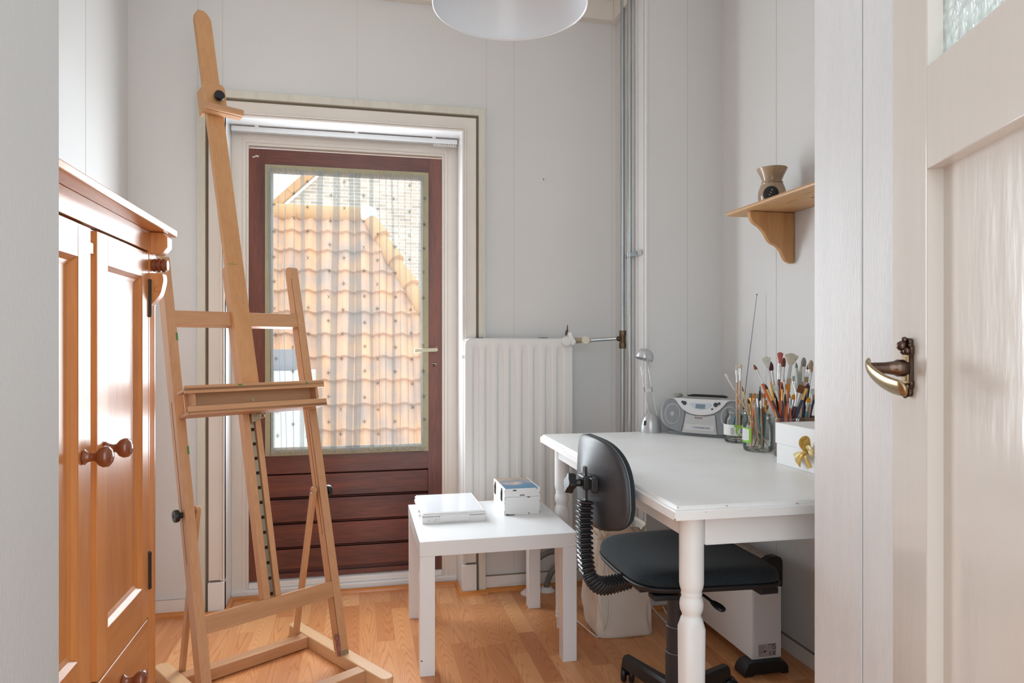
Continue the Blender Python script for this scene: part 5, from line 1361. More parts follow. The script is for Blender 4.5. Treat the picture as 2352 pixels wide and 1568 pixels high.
for x, z, r in ((-0.0740, 0.1315, 0.0050), (-0.0650, 0.1275, 0.0080), (0.0600, 0.1265, 0.0085), (0.0730, 0.1315, 0.0055), (0.0470, 0.1095, 0.0036)):
    plate(ell(x, z, r, r, 20), 0.0084, 'button', 'btn', con, bevel=0.001)
door_c = plate([(-0.058, 0.0865), (-0.025, 0.080), (0.025, 0.080), (0.058, 0.0865), (0.064, 0.05), (0.070, 0.0135), (-0.070, 0.0135), (-0.064, 0.05)], 0.0036, 'cassette_door', 'boom_door')
plate([(-0.058, 0.048), (0.058, 0.048), (0.060, 0.024), (-0.060, 0.024)], 0.0044, 'door_inset', 'boom_inset', door_c)
up_v = Vector((0, 0.16, 1)).normalized()
mb = MB(); vs, fs = text_mesh('PHILIPS', 0.0098, F(-0.0215, 0.0690, 0.0040), (1, 0, 0), up_v, weight=0.0002); mb.add(vs, fs)
mb.build('maker_lettering', 'print_brown', door_c, local=True, smooth=False)
mb = MB(); vs, fs = text_mesh('CD SOUNDMACHINE', 0.0070, F(-0.026, 0.0335, 0.0048), (1, 0, 0), up_v, weight=0.00008); mb.add(vs, fs)
mb.build('door_lettering', 'print_blue', door_c, local=True, smooth=False)
mb = MB(); vs, fs = text_mesh('AZ 1140', 0.0055, F(-0.050, 0.0340, 0.0048), (1, 0, 0), up_v); mb.add(vs, fs)
MB().lathe([(0.019, 0), (0.019, 0.006), (0.014, 0.012), (0, 0.0125)], (-0.108, 0.050, 0.150), 28).build('volume_knob', 'sage', bb, local=True, bevel=0.001)
mb = MB().prism([(-0.080, 0), (0.070, 0), (0.078, 0.004), (0.062, 0.009), (-0.060, 0.009), (-0.088, 0.004)], (0.010, 0.060, 0.151), (1, 0, 0), (0, 0, 1), (0, 0.018, 0))
mb.build('carry_handle', 'black', bb, local=True, bevel=0.002)
MB().prism([(-0.060, 0), (0.060, 0), (0.075, 0.005), (-0.075, 0.005)], (0.0, 0.0175, 0.1485), (1, 0, 0), (0, 1, 0), (0, 0, 0.0025)).build('lid_button', 'sage', bb, local=True)
mb = MB().tube([(0.143, 0.084, 0.130), (0.160, 0.091, 0.29), (0.174, 0.097, 0.42), (0.188, 0.103, 0.548)], [0.0024, 0.0020, 0.0016, 0.0011], 8).ball((0.188, 0.103, 0.550), 0.0030)
mb.build('antenna', 'antenna', bb, local=True)

# ================================================================== DESK LAMP
lp_ = thing('desk_lamp', 'small silver desk lamp with dome base and twin thin arms', 'lamp', loc=(1.166, 2.640, 0.7502))
LC = Vector((1.166, 2.640, 0.7502))
dome = [(0.0445, 0.0), (0.0450, 0.010), (0.0440, 0.026), (0.0400, 0.044), (0.0330, 0.060), (0.0230, 0.072), (0.0110, 0.079), (0.0, 0.081)]
mb = MB().lathe(dome, LC, 40)
base = mb.build('base', 'lamp_silver', lp_)
tv = Vector((-0.62, -0.785, 0)).normalized(); rv = Vector((-tv.y, tv.x, 0))
def onb(th, z):
    for (r0, z0), (r1, z1) in zip(dome, dome[1:]):
        if z0 <= z <= z1: r = r0 + (r1 - r0) * (z - z0) / (z1 - z0)
    return LC + (tv * cos(th) + rv * sin(th)) * (r + 0.0006) + Vector((0, 0, z))
p = onb(-0.30, 0.034); q = onb(-0.30, 0.046); u_ = (q - p).normalized(); s_ = Vector((0, 0, 1)).cross(tv * cos(-.3) + rv * sin(-.3)).normalized()
MB().obox((p + q) / 2, s_ * 0.0052, s_.cross(u_) * 0.0015, u_ * 0.0095).build('switch', 'black', base, bevel=0.0008)
mb = MB()
for k in range(5):
    z = 0.054 + k * 0.0052
    a = [onb(-0.34 + 0.44 * j / 8 + k * 0.02, z) for j in range(9)]; mb.tube(a, 0.0009, 6)
mb.build('vent_slots', 'chrome', base)
A0, A1, A2 = Vector((1.158, 2.636, 0.822)), Vector((1.139, 2.640, 0.925)), Vector((1.124, 2.642, 1.020))
B0, B1, B2 = Vector((1.190, 2.624, 0.806)), Vector((1.168, 2.630, 0.925)), Vector((1.152, 2.634, 1.025))
for pts in ((A0, A1, A2), (B0, B1, B2)):
    d = (pts[1] - pts[0]).normalized()
    mb = MB().tube([pts[0], pts[1]], 0.0019, 8).tube([pts[1], pts[2]], 0.0013, 8).tube([pts[1] - d * 0.011, pts[1] + d * 0.010], 0.0031, 10)
    mb.build('arm', 'steel', lp_)
mb = MB().beam(A1 + Vector((0, 0, -.004)), B1 + Vector((0, 0, -.004)), 0.014, 0.0012, (0, 0, 1)); mb.build('spacer', 'clear', lp_)
HC = Vector((1.140, 2.640, 1.060)); hax = Vector((0.30, 0.08, 0.95)).normalized()
hd = [(0.037, -0.012), (0.0375, -0.004), (0.036, 0.008), (0.031, 0.019), (0.022, 0.027), (0.010, 0.031), (0, 0.0315)]
mb = MB().lathe(hd, HC, 36, axis=hax, cap=False).lathe([(0.0345, -0.0118), (0.034, 0.0), (0.028, 0.014), (0.015, 0.024), (0, 0.026)], HC, 36, axis=hax, cap=False).lathe([(0.037, -0.012), (0.0358, -0.0130), (0.0345, -0.0118)], HC, 36, axis=hax, cap=False)
hdo = mb.build('lamp_head', 'lamp_silver', lp_)
mb = MB().lathe([(0.0, -0.004), (0.014, -0.003), (0.026, 0.002), (0.033, 0.0)], HC, 28, axis=hax, cap=False)
mb.build('reflector', 'chrome', hdo)
mb = MB().ball(HC - hax * 0.006, 0.006).obox(HC - hax * 0.014 + Vector((0.006, 0, 0)), Vector((0.012, 0, -0.003)), Vector((0, 0.004, 0)), hax * 0.004)
mb.build('bulb_holder', 'chrome', hdo, bevel=0.0006)
mb = MB().tube([A2 + Vector((0, 0, -.002)), A2 + Vector((0.010, -0.004, -.030))], 0.0014, 8).tube([A2 + Vector((0.018, -.004, .002)), A2 + Vector((0.010, -0.004, -.030))], 0.0018, 8).ball(A2 + Vector((0.010, -0.005, -0.034)), 0.0042)
mb.build('swivel', 'white_plastic', lp_)

# ================================================================== JARS, CUP, POT, GIFT BOX
def jar(name, label, cx_, cy_, r, h):
    j = thing(name, label, 'jar', loc=(cx_, cy_, 0.7502))
    c = Vector((cx_, cy_, 0.7502)); k = r / 0.05
    pr = [(0.0, 0.0015), (0.030 * k, 0.001), (0.040 * k, 0.0), (0.046 * k, 0.003), (0.0495 * k, 0.010), (0.050 * k, 0.020), (0.050 * k, h * 0.66), (0.0485 * k, h * 0.72), (0.0445 * k, h * 0.79), (0.0405 * k, h * 0.835), (0.0400 * k, h * 0.86), (0.0425 * k, h * 0.875), (0.0405 * k, h * 0.895), (0.0405 * k, h * 0.92), (0.0420 * k, h * 0.935), (0.0405 * k, h * 0.955), (0.0405 * k, h * 0.985), (0.0415 * k, h), (0.0395 * k, h)]
    MB().lathe(pr, c, 48, cap=False).lathe([(0.0, 0.007), (0.036 * k, 0.006), (0.043 * k, 0.010), (0.0455 * k, 0.020)], c, 40, cap=False).build('glass', 'jar_glass', j)
    MB().lathe([(0.0410 * k, h - 0.001), (0.0418 * k, h), (0.0410 * k, h + 0.0008), (0.0396 * k, h), (0.0402 * k, h - 0.001)], c, 48, cap=False).build('rim', 'jar_glass', j)
    return j, c
def band(mb, c, r, th0, th1, z0, z1, m, tv, rv, lift=0.0008, n=24):
    vs = []
    for j in range(2):
        for i in range(n + 1):
            th = th0 + (th1 - th0) * i / n
            vs.append(c + (tv * cos(th) + rv * sin(th)) * (r + lift) + Vector((0, 0, (z0, z1)[j])))
    mb.add(vs, [(i, i + 1, n + 2 + i, n + 1 + i) for i in range(n)], m)
j1, c1 = jar('brush_jar', 'rear glass jar of brushes with white and green bean label', 1.358, 2.300, 0.047, 0.118)
tv = Vector((-c1.x, -c1.y, 0)).normalized(); rv = Vector((-tv.y, tv.x, 0))
mb = MB()
band(mb, c1, 0.047, -1.9, 1.3, 0.028, 0.067, 0, tv, rv)
band(mb, c1, 0.047, -0.22, 0.34, 0.058, 0.067, 1, tv, rv, 0.0011)
band(mb, c1, 0.047, 0.02, 0.34, 0.060, 0.0665, 2, tv, rv, 0.0013)
def curved(th, z, l=0.0014): return c1 + (tv * cos(th) + rv * sin(th)) * (0.047 + l) + Vector((0, 0, z))
for pts, w, m in (([(-0.04, 0.060), (-0.06, 0.050), (-0.04, 0.040), (0.02, 0.033)], 0.0032, 1), ([(0.02, 0.062), (0.10, 0.056), (0.03, 0.050), (-0.03, 0.047)], 0.0026, 2), ([(0.08, 0.030), (0.16, 0.033), (0.30, 0.033)], 0.0024, 1)):
    pth = smooth_path([curved(a, b) for a, b in pts], 5); mb.tube(pth, [w * (0.35 + 0.65 * sin(pi * i / (len(pth) - 1))) for i in range(len(pth))], 8, m=m, flat=0.2, ref=(0, 0, 1))
for k in range(9): 
    z = 0.0565 - k * 0.0026
    band(mb, c1, 0.047, -0.50, -0.22, z - 0.0008 * (1 + k % 2) * .7, z, 3, tv, rv, 0.0012, 6)
for z in (0.031, 0.0335): band(mb, c1, 0.047, -0.50, -0.20, z, z + 0.0005, 3, tv, rv, 0.0012, 6)
for body, z in (('SNIJ', 0.0485), ('BONEN', 0.0385)):
    vs, fs = text_mesh(body, 0.0108, (0, 0, 0), (1, 0, 0), (0, 0, 1), bend=lambda a, b, z=z: curved(0.225 + a / 0.047, z + b, 0.0016), weight=0.0002)
    mb.add(vs, fs, 3)
mb.keep = True
mb.build('paper_label', ['label_white', 'label_green', 'label_lime', 'print_black'], j1, smooth=True)
j2, c2 = jar('brush_jar', 'front glass jar of brushes with small lime bordered label', 1.316, 2.095, 0.050, 0.122)
tv = Vector((-c2.x, -c2.y, 0)).normalized(); rv = Vector((-tv.y, tv.x, 0))
mb = MB(); band(mb, c2, 0.050, -1.75, -0.44, 0.030, 0.080, 0, tv, rv); band(mb, c2, 0.050, -1.70, -0.62, 0.038, 0.075, 1, tv, rv, 0.0012)
for k in range(9): band(mb, c2, 0.050, -1.5, -0.72, 0.071 - k * 0.0034, 0.0715 - k * 0.0034, 2, tv, rv, 0.0014, 8)
mb.keep = True
mb.build('paper_label', ['label_green', 'label_white', 'print_grey'], j2)
cp = thing('plastic_cup', 'clear plastic cup packed with paint brushes behind the white gift box', 'cup', loc=(1.337, 1.970, 0.7502))
cc_ = Vector((1.337, 1.970, 0.7502))
MB().lathe([(0.0, 0.001), (0.034, 0.0), (0.037, 0.004), (0.0395, 0.118), (0.0415, 0.122), (0.0405, 0.125), (0.0390, 0.122)], cc_, 44, cap=False).build('shell', 'clear', cp)
pt = thing('brush_pot', 'brown woven pot of brushes behind the white gift box', 'pot', loc=(1.432, 1.985, 0.7502))
cc_ = Vector((1.432, 1.985, 0.7502)); pr = [(0.0, 0.001), (0.038, 0.0), (0.042, 0.004)]
for k in range(16): pr += [(0.0435, 0.007 + k * 0.0072), (0.0425, 0.0105 + k * 0.0072)]
pr += [(0.0445, 0.120), (0.0440, 0.1235), (0.0405, 0.1235), (0.0400, 0.112), (0.039, 0.02)]
MB().lathe(pr, cc_, 44, cap=False).build('wicker_body', 'wicker', pt)
gx = thing('gift_box', 'white lidded cardboard gift box with gold ribbon bow at desk edge', 'box', loc=(1.360, 1.70, 0.7502))
MB().box(1.233, 1.480, 1.520, 1.865, 0.7504, 0.8200).build('base', 'card_white', gx, bevel=0.001)
MB().box(1.230, 1.483, 1.517, 1.868, 0.8120, 0.8735).build('lid', 'card_white', gx, bevel=0.0012)
bow = MB(); bc = Vector((1.2225, 1.706, 0.809))
def ribbon(mb, pts, w, m, tw=None):
    P = smooth_path(pts, 6); n = len(P); vs = []
    for i, p in enumerate(P):
        d = (P[min(i + 1, n - 1)] - P[max(i - 1, 0)]).normalized(); ref = Vector(tw) if tw else Vector((1, 0, 0))
        s = d.cross(ref).normalized() * (w[0] + (w[1] - w[0]) * i / (n - 1)) / 2
        vs += [p - s, p + s]
    mb.add(vs, [(2 * i, 2 * i + 1, 2 * i + 3, 2 * i + 2) for i in range(n - 1)], m)
bo = MB(); bo.keep = True
ribbon(bo, [bc, bc + Vector((-.004, .014, -.009)), bc + Vector((-.003, .036, -.016)), bc + Vector((-.001, .055, -.026))], (0.012, 0.024), 1)
ribbon(bo, [bc + Vector((-.003, 0, 0)), bc + Vector((-.010, .012, -.014)), bc + Vector((-.006, .026, -.026)), bc + Vector((-.003, .036, -.042))], (0.012, 0.024), 0)
ribbon(bo, [bc + Vector((-.003, 0, 0)), bc + Vector((-.010, -.008, -.014)), bc + Vector((-.006, -.014, -.030)), bc + Vector((-.003, -.018, -.042))], (0.010, 0.020), 0)
bob = bo.build('ribbon_tails', ['gold', 'gold_pale'], gx, solid=0.0006, angle=80)
bo = MB(); bo.keep = True
ribbon(bo, [bc, bc + Vector((-.014, .004, .018)), bc + Vector((-.018, -.004, .034)), bc + Vector((-.012, -.014, .038)), bc + Vector((-.008, -.012, .020)), bc], (0.010, 0.022), 0, (0.2, 1, 0.2))
ribbon(bo, [bc, bc + Vector((-.012, -.018, .012)), bc + Vector((-.016, -.034, .016)), bc + Vector((-.010, -.040, .004)), bc + Vector((-.006, -.020, -.002)), bc], (0.010, 0.022), 1, (1, 0.2, 0.3))
bo.build('ribbon_bow', ['gold', 'gold_pale'], gx, solid=0.0006, angle=80)
MB().ball(bc + Vector((-.006, 0, 0)), 0.008, sc=(0.7, 1, 0.8)).tube(arc(bc + Vector((-.006, 0, -.001)), 0.0085, 0, 2 * pi, 16, (0, 1, 0.2), (0.6, 0, 1))[:-1], 0.0007, 6, closed=True, m=1).build('ribbon_knot', ['gold', 'print_brown'], gx)
bo = MB()
for k in range(5):
    p = bc + Vector((-.0085 + .0006 * k, .012 + .0048 * k, -.014 - .0056 * k)); bo.beam(p, p + Vector((0, .0035, .0022)), 0.0012, 0.0004, (1, 0, 0))
bo.build('ribbon_print', 'ribbon_print', bob)

# ================================================================== BRUSHES
FER = {'silver': mat('silver_ferrule', (0.74, 0.74, 0.74), 0.22, 0.9), 'gold': mat('brass_ferrule', (0.75, 0.48, 0.16), 0.25, 0.9), 'copper': mat('copper_ferrule', (0.60, 0.28, 0.12), 0.3, 0.9),
       'black': mat('black_ferrule', (0.02, 0.02, 0.02), 0.3), 'clear': mat('clear_ferrule', (0.55, 0.58, 0.55), 0.25, 0.1), 'navy': mat('navy_lacquer', (0.02, 0.03, 0.07), 0.25, coat=0.5), 'wide': mat('silver_flat_ferrule', (0.66, 0.66, 0.64), 0.3, 0.7)}
HND = {'wood': mat('raw_wood_handle', (0.62, 0.42, 0.27), 0.5, var=0.2, vscale=40), 'blue': mat('blue_handle', (0.02, 0.14, 0.26), 0.3, coat=0.4), 'green': mat('green_handle', (0.02, 0.13, 0.12), 0.3, coat=0.4),
       'black': mat('black_handle', (0.015, 0.015, 0.017), 0.25, coat=0.5), 'orange': mat('orange_handle', (0.62, 0.11, 0.012), 0.25, coat=0.5), 'yellow': mat('yellow_handle', (0.75, 0.42, 0.10), 0.35, coat=0.3),
       'teal': mat('teal_handle', (0.03, 0.17, 0.20), 0.3, coat=0.4), 'brown': mat('brown_handle', (0.22, 0.11, 0.07), 0.4, var=0.3, vscale=50), 'purple': mat('purple_handle', (0.07, 0.018, 0.04), 0.25, coat=0.5),
       'clear': mat('acrylic_handle', (0.42, 0.46, 0.43), 0.15, coat=0.5), 'navy': MATS['navy_lacquer'], 'maroon': mat('maroon_handle', (0.09, 0.02, 0.03), 0.25, coat=0.5), 'skyblue': mat('sky_blue_handle', (0.12, 0.38, 0.50), 0.3, coat=0.4)}
BRUSHES = [
    ((1.3517, 2.0879, 0.7585), (1.191, 2.093, 1.011), "flat", (0.62, 0.72, 0.6), "silver", "wood", 0.0026, 0.0035, "thin pale wooden brush with mint green tip leaning far left out of the front jar"),
    ((1.3582, 2.305, 0.7585), (1.348, 2.283, 1.031), "flat", (0.78, 0.75, 0.68), "silver", "wood", 0.0035, 0.006, "natural wood brush with pale flat bristles, left of an upright pair in the rear jar"),
    ((1.3553, 2.2817, 0.7585), (1.357, 2.275, 1.038), "flat", (0.8, 0.66, 0.55), "silver", "wood", 0.0035, 0.006, "natural wood brush with peach bristles, right of an upright pair in the rear jar"),
    ((1.3142, 2.1005, 0.7585), (1.28, 2.137, 0.966), "round", (0.16, 0.07, 0.04), "gold", "wood", 0.0022, 0.003, "slim wooden brush with tiny brown point and brass ferrule in the front jar"),
    ((1.3483, 2.3326, 0.7585), (1.367, 2.3, 0.907), "flat", (0.9, 0.3, 0.02), "silver", "blue", 0.003, 0.006, "short blue brush with orange tip in the rear jar"),
    ((1.3823, 2.3166, 0.7585), (1.369, 2.29, 0.898), "round", (0.55, 0.5, 0.45), "silver", "green", 0.003, 0.005, "dark green handled brush with silver ferrule in the rear jar"),
    ((1.3728, 2.331, 0.7585), (1.368, 2.265, 0.891), "round", (0.2, 0.08, 0.05), "silver", "black", 0.0026, 0.005, "black handled brush leaning right in the rear jar"),
    ((1.2817, 2.0835, 0.7585), (1.305, 2.1, 0.944), "flat", (0.8, 0.28, 0.04), "copper", "orange", 0.0028, 0.005, "orange brush with copper ferrule leaning right low in the front jar"),
    ((1.2816, 2.0824, 0.7585), (1.307, 2.127, 0.942), "flat", (0.3, 0.26, 0.18), "gold", "yellow", 0.0024, 0.006, "small brush with olive grey tip at the left rim of the front jar"),
    ((1.3425, 2.12, 0.7585), (1.282, 2.105, 0.927), "round", (0.1, 0.04, 0.03), "gold", "yellow", 0.0026, 0.005, "yellow brush with dark brown tip leaning left in the front jar"),
    ((1.3031, 2.0733, 0.7585), (1.299, 2.094, 0.92), "point", (0.7, 0.5, 0.28), None, "wood", 0.0026, 0.003, "plain sharpened wooden stick in the front jar"),
    ((1.3152, 2.0778, 0.7585), (1.327, 2.119, 0.941), "flat", (0.38, 0.43, 0.38), "silver", "teal", 0.0026, 0.0045, "brush with grey green tip and teal handle in the front jar"),
    ((1.3351, 2.1241, 0.7585), (1.323, 2.096, 0.97), "round", (0.35, 0.36, 0.34), "black", "black", 0.0042, 0.004, "thick black rod handled brush standing upright in the front jar"),
    ((1.3287, 2.087, 0.7585), (1.334, 2.103, 0.948), "round", (0.25, 0.08, 0.05), "gold", "brown", 0.0022, 0.003, "very thin upright brush with brass ferrule right of the black rod"),
    ((1.3452, 2.1134, 0.7585), (1.328, 2.079, 0.945), "flat", (0.72, 0.24, 0.04), "silver", "brown", 0.0028, 0.0045, "brush with rusty orange tip near the right side of the front jar"),
    ((1.3473, 2.1136, 0.7585), (1.331, 2.073, 0.923), "flat", (0.75, 0.3, 0.05), "gold", "teal", 0.0026, 0.0045, "small brush with orange tip and teal handle at the right rim of the front jar"),
    ((1.3624, 1.968, 0.7585), (1.254, 2.023, 1.044), "round", (0.32, 0.1, 0.04), "silver", "orange", 0.0048, 0.006, "long orange handled brush with brown tip leaning left in the plastic cup"),
    ((1.3314, 1.9777, 0.7585), (1.27, 1.979, 1.069), "fan", (0.78, 0.78, 0.68), "silver", "yellow", 0.003, 0.014, "cream fan brush with yellow handle behind a maroon mop brush"),
    ((1.3271, 1.9774, 0.7585), (1.298, 2.0, 1.054), "mop", (0.13, 0.03, 0.05), "silver", "black", 0.006, 0.0085, "large maroon mop brush with silver ferrule and black handle"),
    ((1.3113, 1.9784, 0.7585), (1.336, 2.001, 1.083), "fan", (0.62, 0.16, 0.14), "silver", "brown", 0.0068, 0.0095, "large brush with flared pink red bristles, among the tallest of the bunch"),
    ((1.3107, 1.9781, 0.7585), (1.328, 1.969, 1.067), "mop", (0.16, 0.05, 0.03), "silver", "orange", 0.0055, 0.0065, "brown round brush with silver ferrule and orange handle beside the pink one"),
    ((1.32, 1.9823, 0.7585), (1.355, 1.967, 1.08), "fan", (0.8, 0.74, 0.6), "clear", "wood", 0.006, 0.022, "widest cream fan brush spreading over the middle of the bunch"),
    ((1.3642, 1.9618, 0.7585), (1.257, 1.965, 0.984), "round", (0.1, 0.03, 0.05), "gold", "purple", 0.0036, 0.005, "dark purple brush with brass ferrule leaning left in the plastic cup"),
    ((1.3625, 1.9845, 0.7585), (1.299, 1.974, 0.979), "flat", (0.78, 0.78, 0.76), "silver", "orange", 0.0036, 0.009, "orange brush with angled white flat tip in the plastic cup"),
    ((1.3128, 1.9523, 0.7585), (1.315, 1.96, 0.985), "round", (0.16, 0.04, 0.05), "gold", "purple", 0.003, 0.004, "upright purple brush with brass ferrule in the plastic cup"),
    ((1.3441, 1.9565, 0.7585), (1.323, 1.965, 1.008), "round", (0.5, 0.5, 0.5), "silver", "black", 0.0028, 0.004, "slim black handled brush with long silver ferrule in the plastic cup"),
    ((1.4118, 1.9914, 0.7585), (1.385, 1.988, 1.051), "round", (0.32, 0.38, 0.32), "clear", "clear", 0.004, 0.005, "clear handled brush with grey green tip"),
    ((1.4095, 2.0057, 0.7585), (1.405, 2.002, 1.023), "flat", (0.58, 0.68, 0.56), "clear", "clear", 0.004, 0.012, "clear handled brush with wide pale green flat tip"),
    ((1.4032, 1.9933, 0.7585), (1.404, 1.975, 1.067), "mop", (0.34, 0.31, 0.27), "silver", "wood", 0.005, 0.008, "tan handled mop brush with grey bristles leaning right"),
    ((1.4037, 1.9964, 0.7585), (1.436, 1.981, 1.058), "mop", (0.55, 0.42, 0.3), "silver", "wood", 0.0045, 0.008, "wooden brush with beige mop bristles at the far right of the bunch"),
    ((1.4006, 1.9853, 0.7585), (1.43, 1.989, 1.045), "round", (0.18, 0.05, 0.05), "silver", "navy", 0.0036, 0.005, "navy brush with small maroon tip near the top right of the bunch"),
    ((1.4005, 1.9869, 0.7585), (1.435, 1.978, 1.037), "flat", (0.88, 0.28, 0.05), "silver", "black", 0.0034, 0.005, "black brush with bright orange tip near the board on the right"),
    ((1.3292, 1.9932, 0.7585), (1.391, 1.96, 0.977), "flat", (0.25, 0.1, 0.04), "wide", "maroon", 0.007, 0.014, "widest flat brush with brown bristles and maroon handle"),
    ((1.3192, 1.9683, 0.7585), (1.388, 1.928, 0.987), "round", (0.12, 0.03, 0.05), "gold", "navy", 0.0045, 0.007, "navy brush with long brass ferrule and dark tip in the plastic cup"),
    ((1.3109, 1.9802, 0.7585), (1.375, 1.978, 0.946), "flat", (0.85, 0.35, 0.03), "silver", "skyblue", 0.005, 0.009, "sky blue brush with orange flat tip in the plastic cup"),
    ((1.4016, 1.9912, 0.7585), (1.418, 1.969, 0.94), "round", (0.88, 0.38, 0.03), "silver", "skyblue", 0.004, 0.009, "sky blue brush with orange pointed oval tip at the right"),
    ((1.4015, 1.9838, 0.7585), (1.438, 1.967, 0.947), "flat", (0.4, 0.25, 0.12), "navy", "navy", 0.0045, 0.006, "navy handled brush cut off low at the right of the bunch"),
    ((1.4023, 1.9781, 0.7585), (1.435, 1.971, 0.965), "flat", (0.8, 0.8, 0.78), "silver", "wood", 0.0045, 0.007, "wooden brush with white flat tip at the right of the bunch"),
    ((1.3221, 2.0814, 0.7585), (1.328, 2.102, 0.938), "flat", (0.78, 0.72, 0.6), "silver", "wood", 0.003, 0.005, "short natural wood brush with cream tip at the back of the front jar"),
    ((1.2994, 2.0973, 0.7585), (1.364, 2.111, 0.904), "round", (0.35, 0.1, 0.04), "gold", "brown", 0.0028, 0.0045, "short brown brush with brass ferrule leaning right at the back of the front jar"),
    ((1.307, 1.9703, 0.7585), (1.355, 1.978, 1.0), "flat", (0.8, 0.72, 0.55), "gold", "wood", 0.003, 0.006, "thin wooden brush with pale yellow tip crossing the plastic cup"),
    ((1.3201, 1.9527, 0.7585), (1.338, 1.967, 0.98), "flat", (0.85, 0.32, 0.03), "copper", "orange", 0.0045, 0.01, "broad orange brush with copper ferrule behind the plastic cup bunch"),
    ((1.4099, 1.9831, 0.7585), (1.397, 2.016, 1.005), "flat", (0.62, 0.6, 0.55), "silver", "wood", 0.004, 0.007, "wooden brush with dull grey flat tip in the middle of the pot bunch"),
    ((1.4011, 1.9875, 0.7585), (1.411, 1.977, 1.004), "flat", (0.55, 0.38, 0.2), "silver", "navy", 0.004, 0.009, "navy brush with tan flat tip near the middle of the pot bunch"),
    ((1.3407, 1.9407, 0.7585), (1.347, 1.971, 0.955), "round", (0.55, 0.28, 0.2), "silver", "orange", 0.0035, 0.006, "orange brush with dusty pink tip leaning left in the plastic cup"),
    ((1.3282, 1.9808, 0.7585), (1.298, 1.981, 0.955), "round", (0.14, 0.05, 0.03), "silver", "navy", 0.004, 0.006, "dark navy brush with brown tip at the left of the plastic cup"),
    ((1.4017, 1.9917, 0.7585), (1.432, 2.027, 1.039), "mop", (0.66, 0.58, 0.46), "silver", "wood", 0.004, 0.007, "slim wooden brush with beige mop bristles behind the grey one"),
]

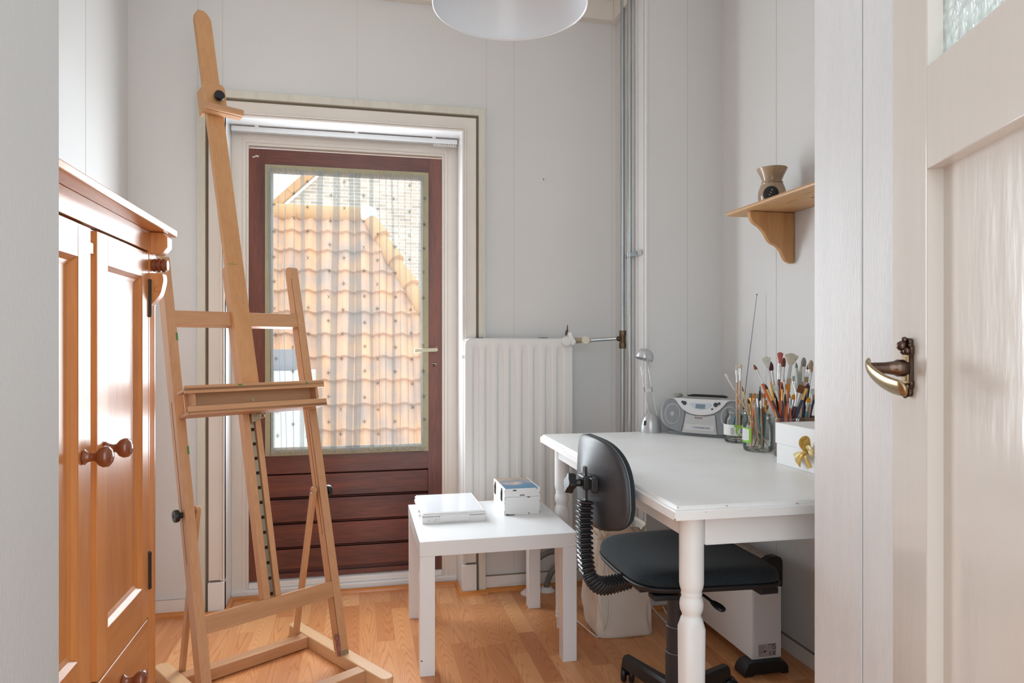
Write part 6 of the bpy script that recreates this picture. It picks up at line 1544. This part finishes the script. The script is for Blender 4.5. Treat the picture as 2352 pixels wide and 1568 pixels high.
def brush(B, T, kind, hc, fer, hd_, r, w, label):
    B, T = Vector(B), Vector(T); d = T - B; L = d.length; d.normalize()
    o = thing('paint_brush', label, 'brush', loc=tuple(B), group='paint brushes standing on the desk')
    side = Vector((0.90, -0.43, 0)); side = (side - d * side.dot(d)).normalized(); dep = d.cross(side)
    flat = kind in ('flat', 'fan')
    if kind == 'point':
        MB().tube([B, B + d * (L - .02), T], [r, r, 0.0003], 10).build('handle', HND[hd_], o); return
    hl = {'round': 0.018, 'flat': 0.017, 'fan': 0.036, 'mop': 0.030}[kind]
    if w > 0.010 and kind == 'flat': hl = 0.026
    fl = min(0.055, max(0.026, L * 0.16)); 
    if w >= 0.014: fl = 0.045
    p0, p1 = T - d * (hl + fl), T - d * hl
    hs = [(B, r * 0.55), (B + d * 0.03, r * 0.75), (B + (p0 - B) * 0.75, r * 1.15), (p0 - d * 0.004, r * 1.0), (p0 + d * 0.002, r * 0.85)]
    MB().tube([q[0] for q in hs], [q[1] for q in hs], 12).build('handle', HND[hd_], o)
    def loft(st, m, name, n=16, bow=0.0):
        vs = []
        for i, (p, a, b) in enumerate(st):
            for k in range(n):
                t = 2 * pi * k / n; vs.append(p + side * a * cos(t) + dep * b * sin(t) - d * bow * (i / (len(st) - 1)) ** 2 * cos(t) ** 2)
        fs = [[k for k in range(n)][::-1], [(len(st) - 1) * n + k for k in range(n)]]
        for j in range(len(st) - 1): fs += [(j * n + k, j * n + (k + 1) % n, (j + 1) * n + (k + 1) % n, (j + 1) * n + k) for k in range(n)]
        return MB().add(vs, fs).build(name, m, o)
    bw = min(w, r * 1.5) if kind in ('fan', 'mop') else w
    if kind == 'fan': bw = r * 1.1
    e1 = (bw, bw * 0.38) if flat and kind != 'fan' else (bw * 0.85, bw * 0.85)
    loft([(p0, r, r), (p0 + d * 0.003, r * 1.08, r * 1.08), (p0 + d * 0.005, r, r), (p0 + d * 0.008, r * 1.06, r * 1.06), (p0 + d * 0.011, r, r), (p1 - d * 0.004, e1[0], e1[1]), (p1, e1[0], e1[1])], FER[fer], 'ferrule')
    hm = mat('bristle_%02d_%02d_%02d' % tuple(int(99 * min(1, c)) for c in hc), hc, 0.75, var=0.35, vscale=30, bump=0.5, bscale=600)
    q = lambda t: p1 - d * 0.003 + d * (hl + 0.003) * t
    if kind == 'fan':
        st = [(q(0), e1[0] * .9, e1[1] * .8), (q(0.25), w * 0.50, e1[1] * .8), (q(0.55), w * 0.78, e1[1] * .7), (q(0.85), w * 0.98, e1[1] * .55), (q(0.98), w * 0.98, e1[1] * .4), (q(1.02), w * 0.94, e1[1] * .22)]
    elif kind == 'flat':
        st = [(q(0), w * .95, e1[1] * .9), (q(0.4), w * 1.04, e1[1] * 1.1), (q(0.8), w * 1.0, e1[1] * .8), (q(0.97), w * 0.9, e1[1] * .35), (q(1), w * 0.8, e1[1] * .2)]
    elif kind == 'mop':
        st = [(q(0), e1[0] * .9, e1[1] * .9), (q(0.3), w, w * .9), (q(0.6), w * 1.02, w * .9), (q(0.85), w * .72, w * .65), (q(0.96), w * .38, w * .35), (q(1), w * .12, w * .1)]
    else:
        st = [(q(0), e1[0] * .95, e1[1] * .95), (q(0.35), w * .9, w * .9), (q(0.7), w * .6, w * .6), (q(1), w * .1, w * .1)]
    loft(st, hm, 'bristles', 20, min(hl * 0.26, w * 0.42) if kind == 'fan' else 0.0)
for b_ in BRUSHES: brush(*b_)

# ================================================================== PENDANT LAMP
pl_ = thing('pendant_lamp', 'frosted white cone lampshade hanging from the ceiling', 'lamp', loc=(0.365, 1.670, CEIL))
c = Vector((0.365, 1.670, 0))
pr = [(0.190, 1.946), (0.1895, 1.952), (0.184, 1.972), (0.168, 2.010), (0.140, 2.060), (0.105, 2.110), (0.070, 2.148), (0.045, 2.170), (0.040, 2.190)]
MB().lathe(pr, c, 72, cap=False).build('lamp_shade', 'opal', pl_, solid=0.002)
MB().tube([c + Vector((0.1905 * cos(2 * pi * k / 72), 0.1905 * sin(2 * pi * k / 72), 1.947)) for k in range(72)], 0.0016, 8, closed=True).build('shade_rim', 'opal_rim', pl_)
MB().lathe([(0.022, 2.10), (0.024, 2.17), (0.041, 2.188), (0.041, 2.198), (0.018, 2.235), (0.005, 2.25)], c, 28).build('lamp_holder', 'white_plastic', pl_)
MB().ball(c + Vector((0, 0, 2.085)), 0.028, n=20).build('bulb', 'opal_rim', pl_)
MB().tube([c + Vector((0, 0, 2.245)), c + Vector((0, 0, CEIL - .02))], 0.003, 8).build('cord', 'white_plastic', pl_)
MB().lathe([(0.0, 2.64), (0.03, 2.655), (0.045, 2.70)], c, 28).build('ceiling_rose', 'white_plastic', pl_)
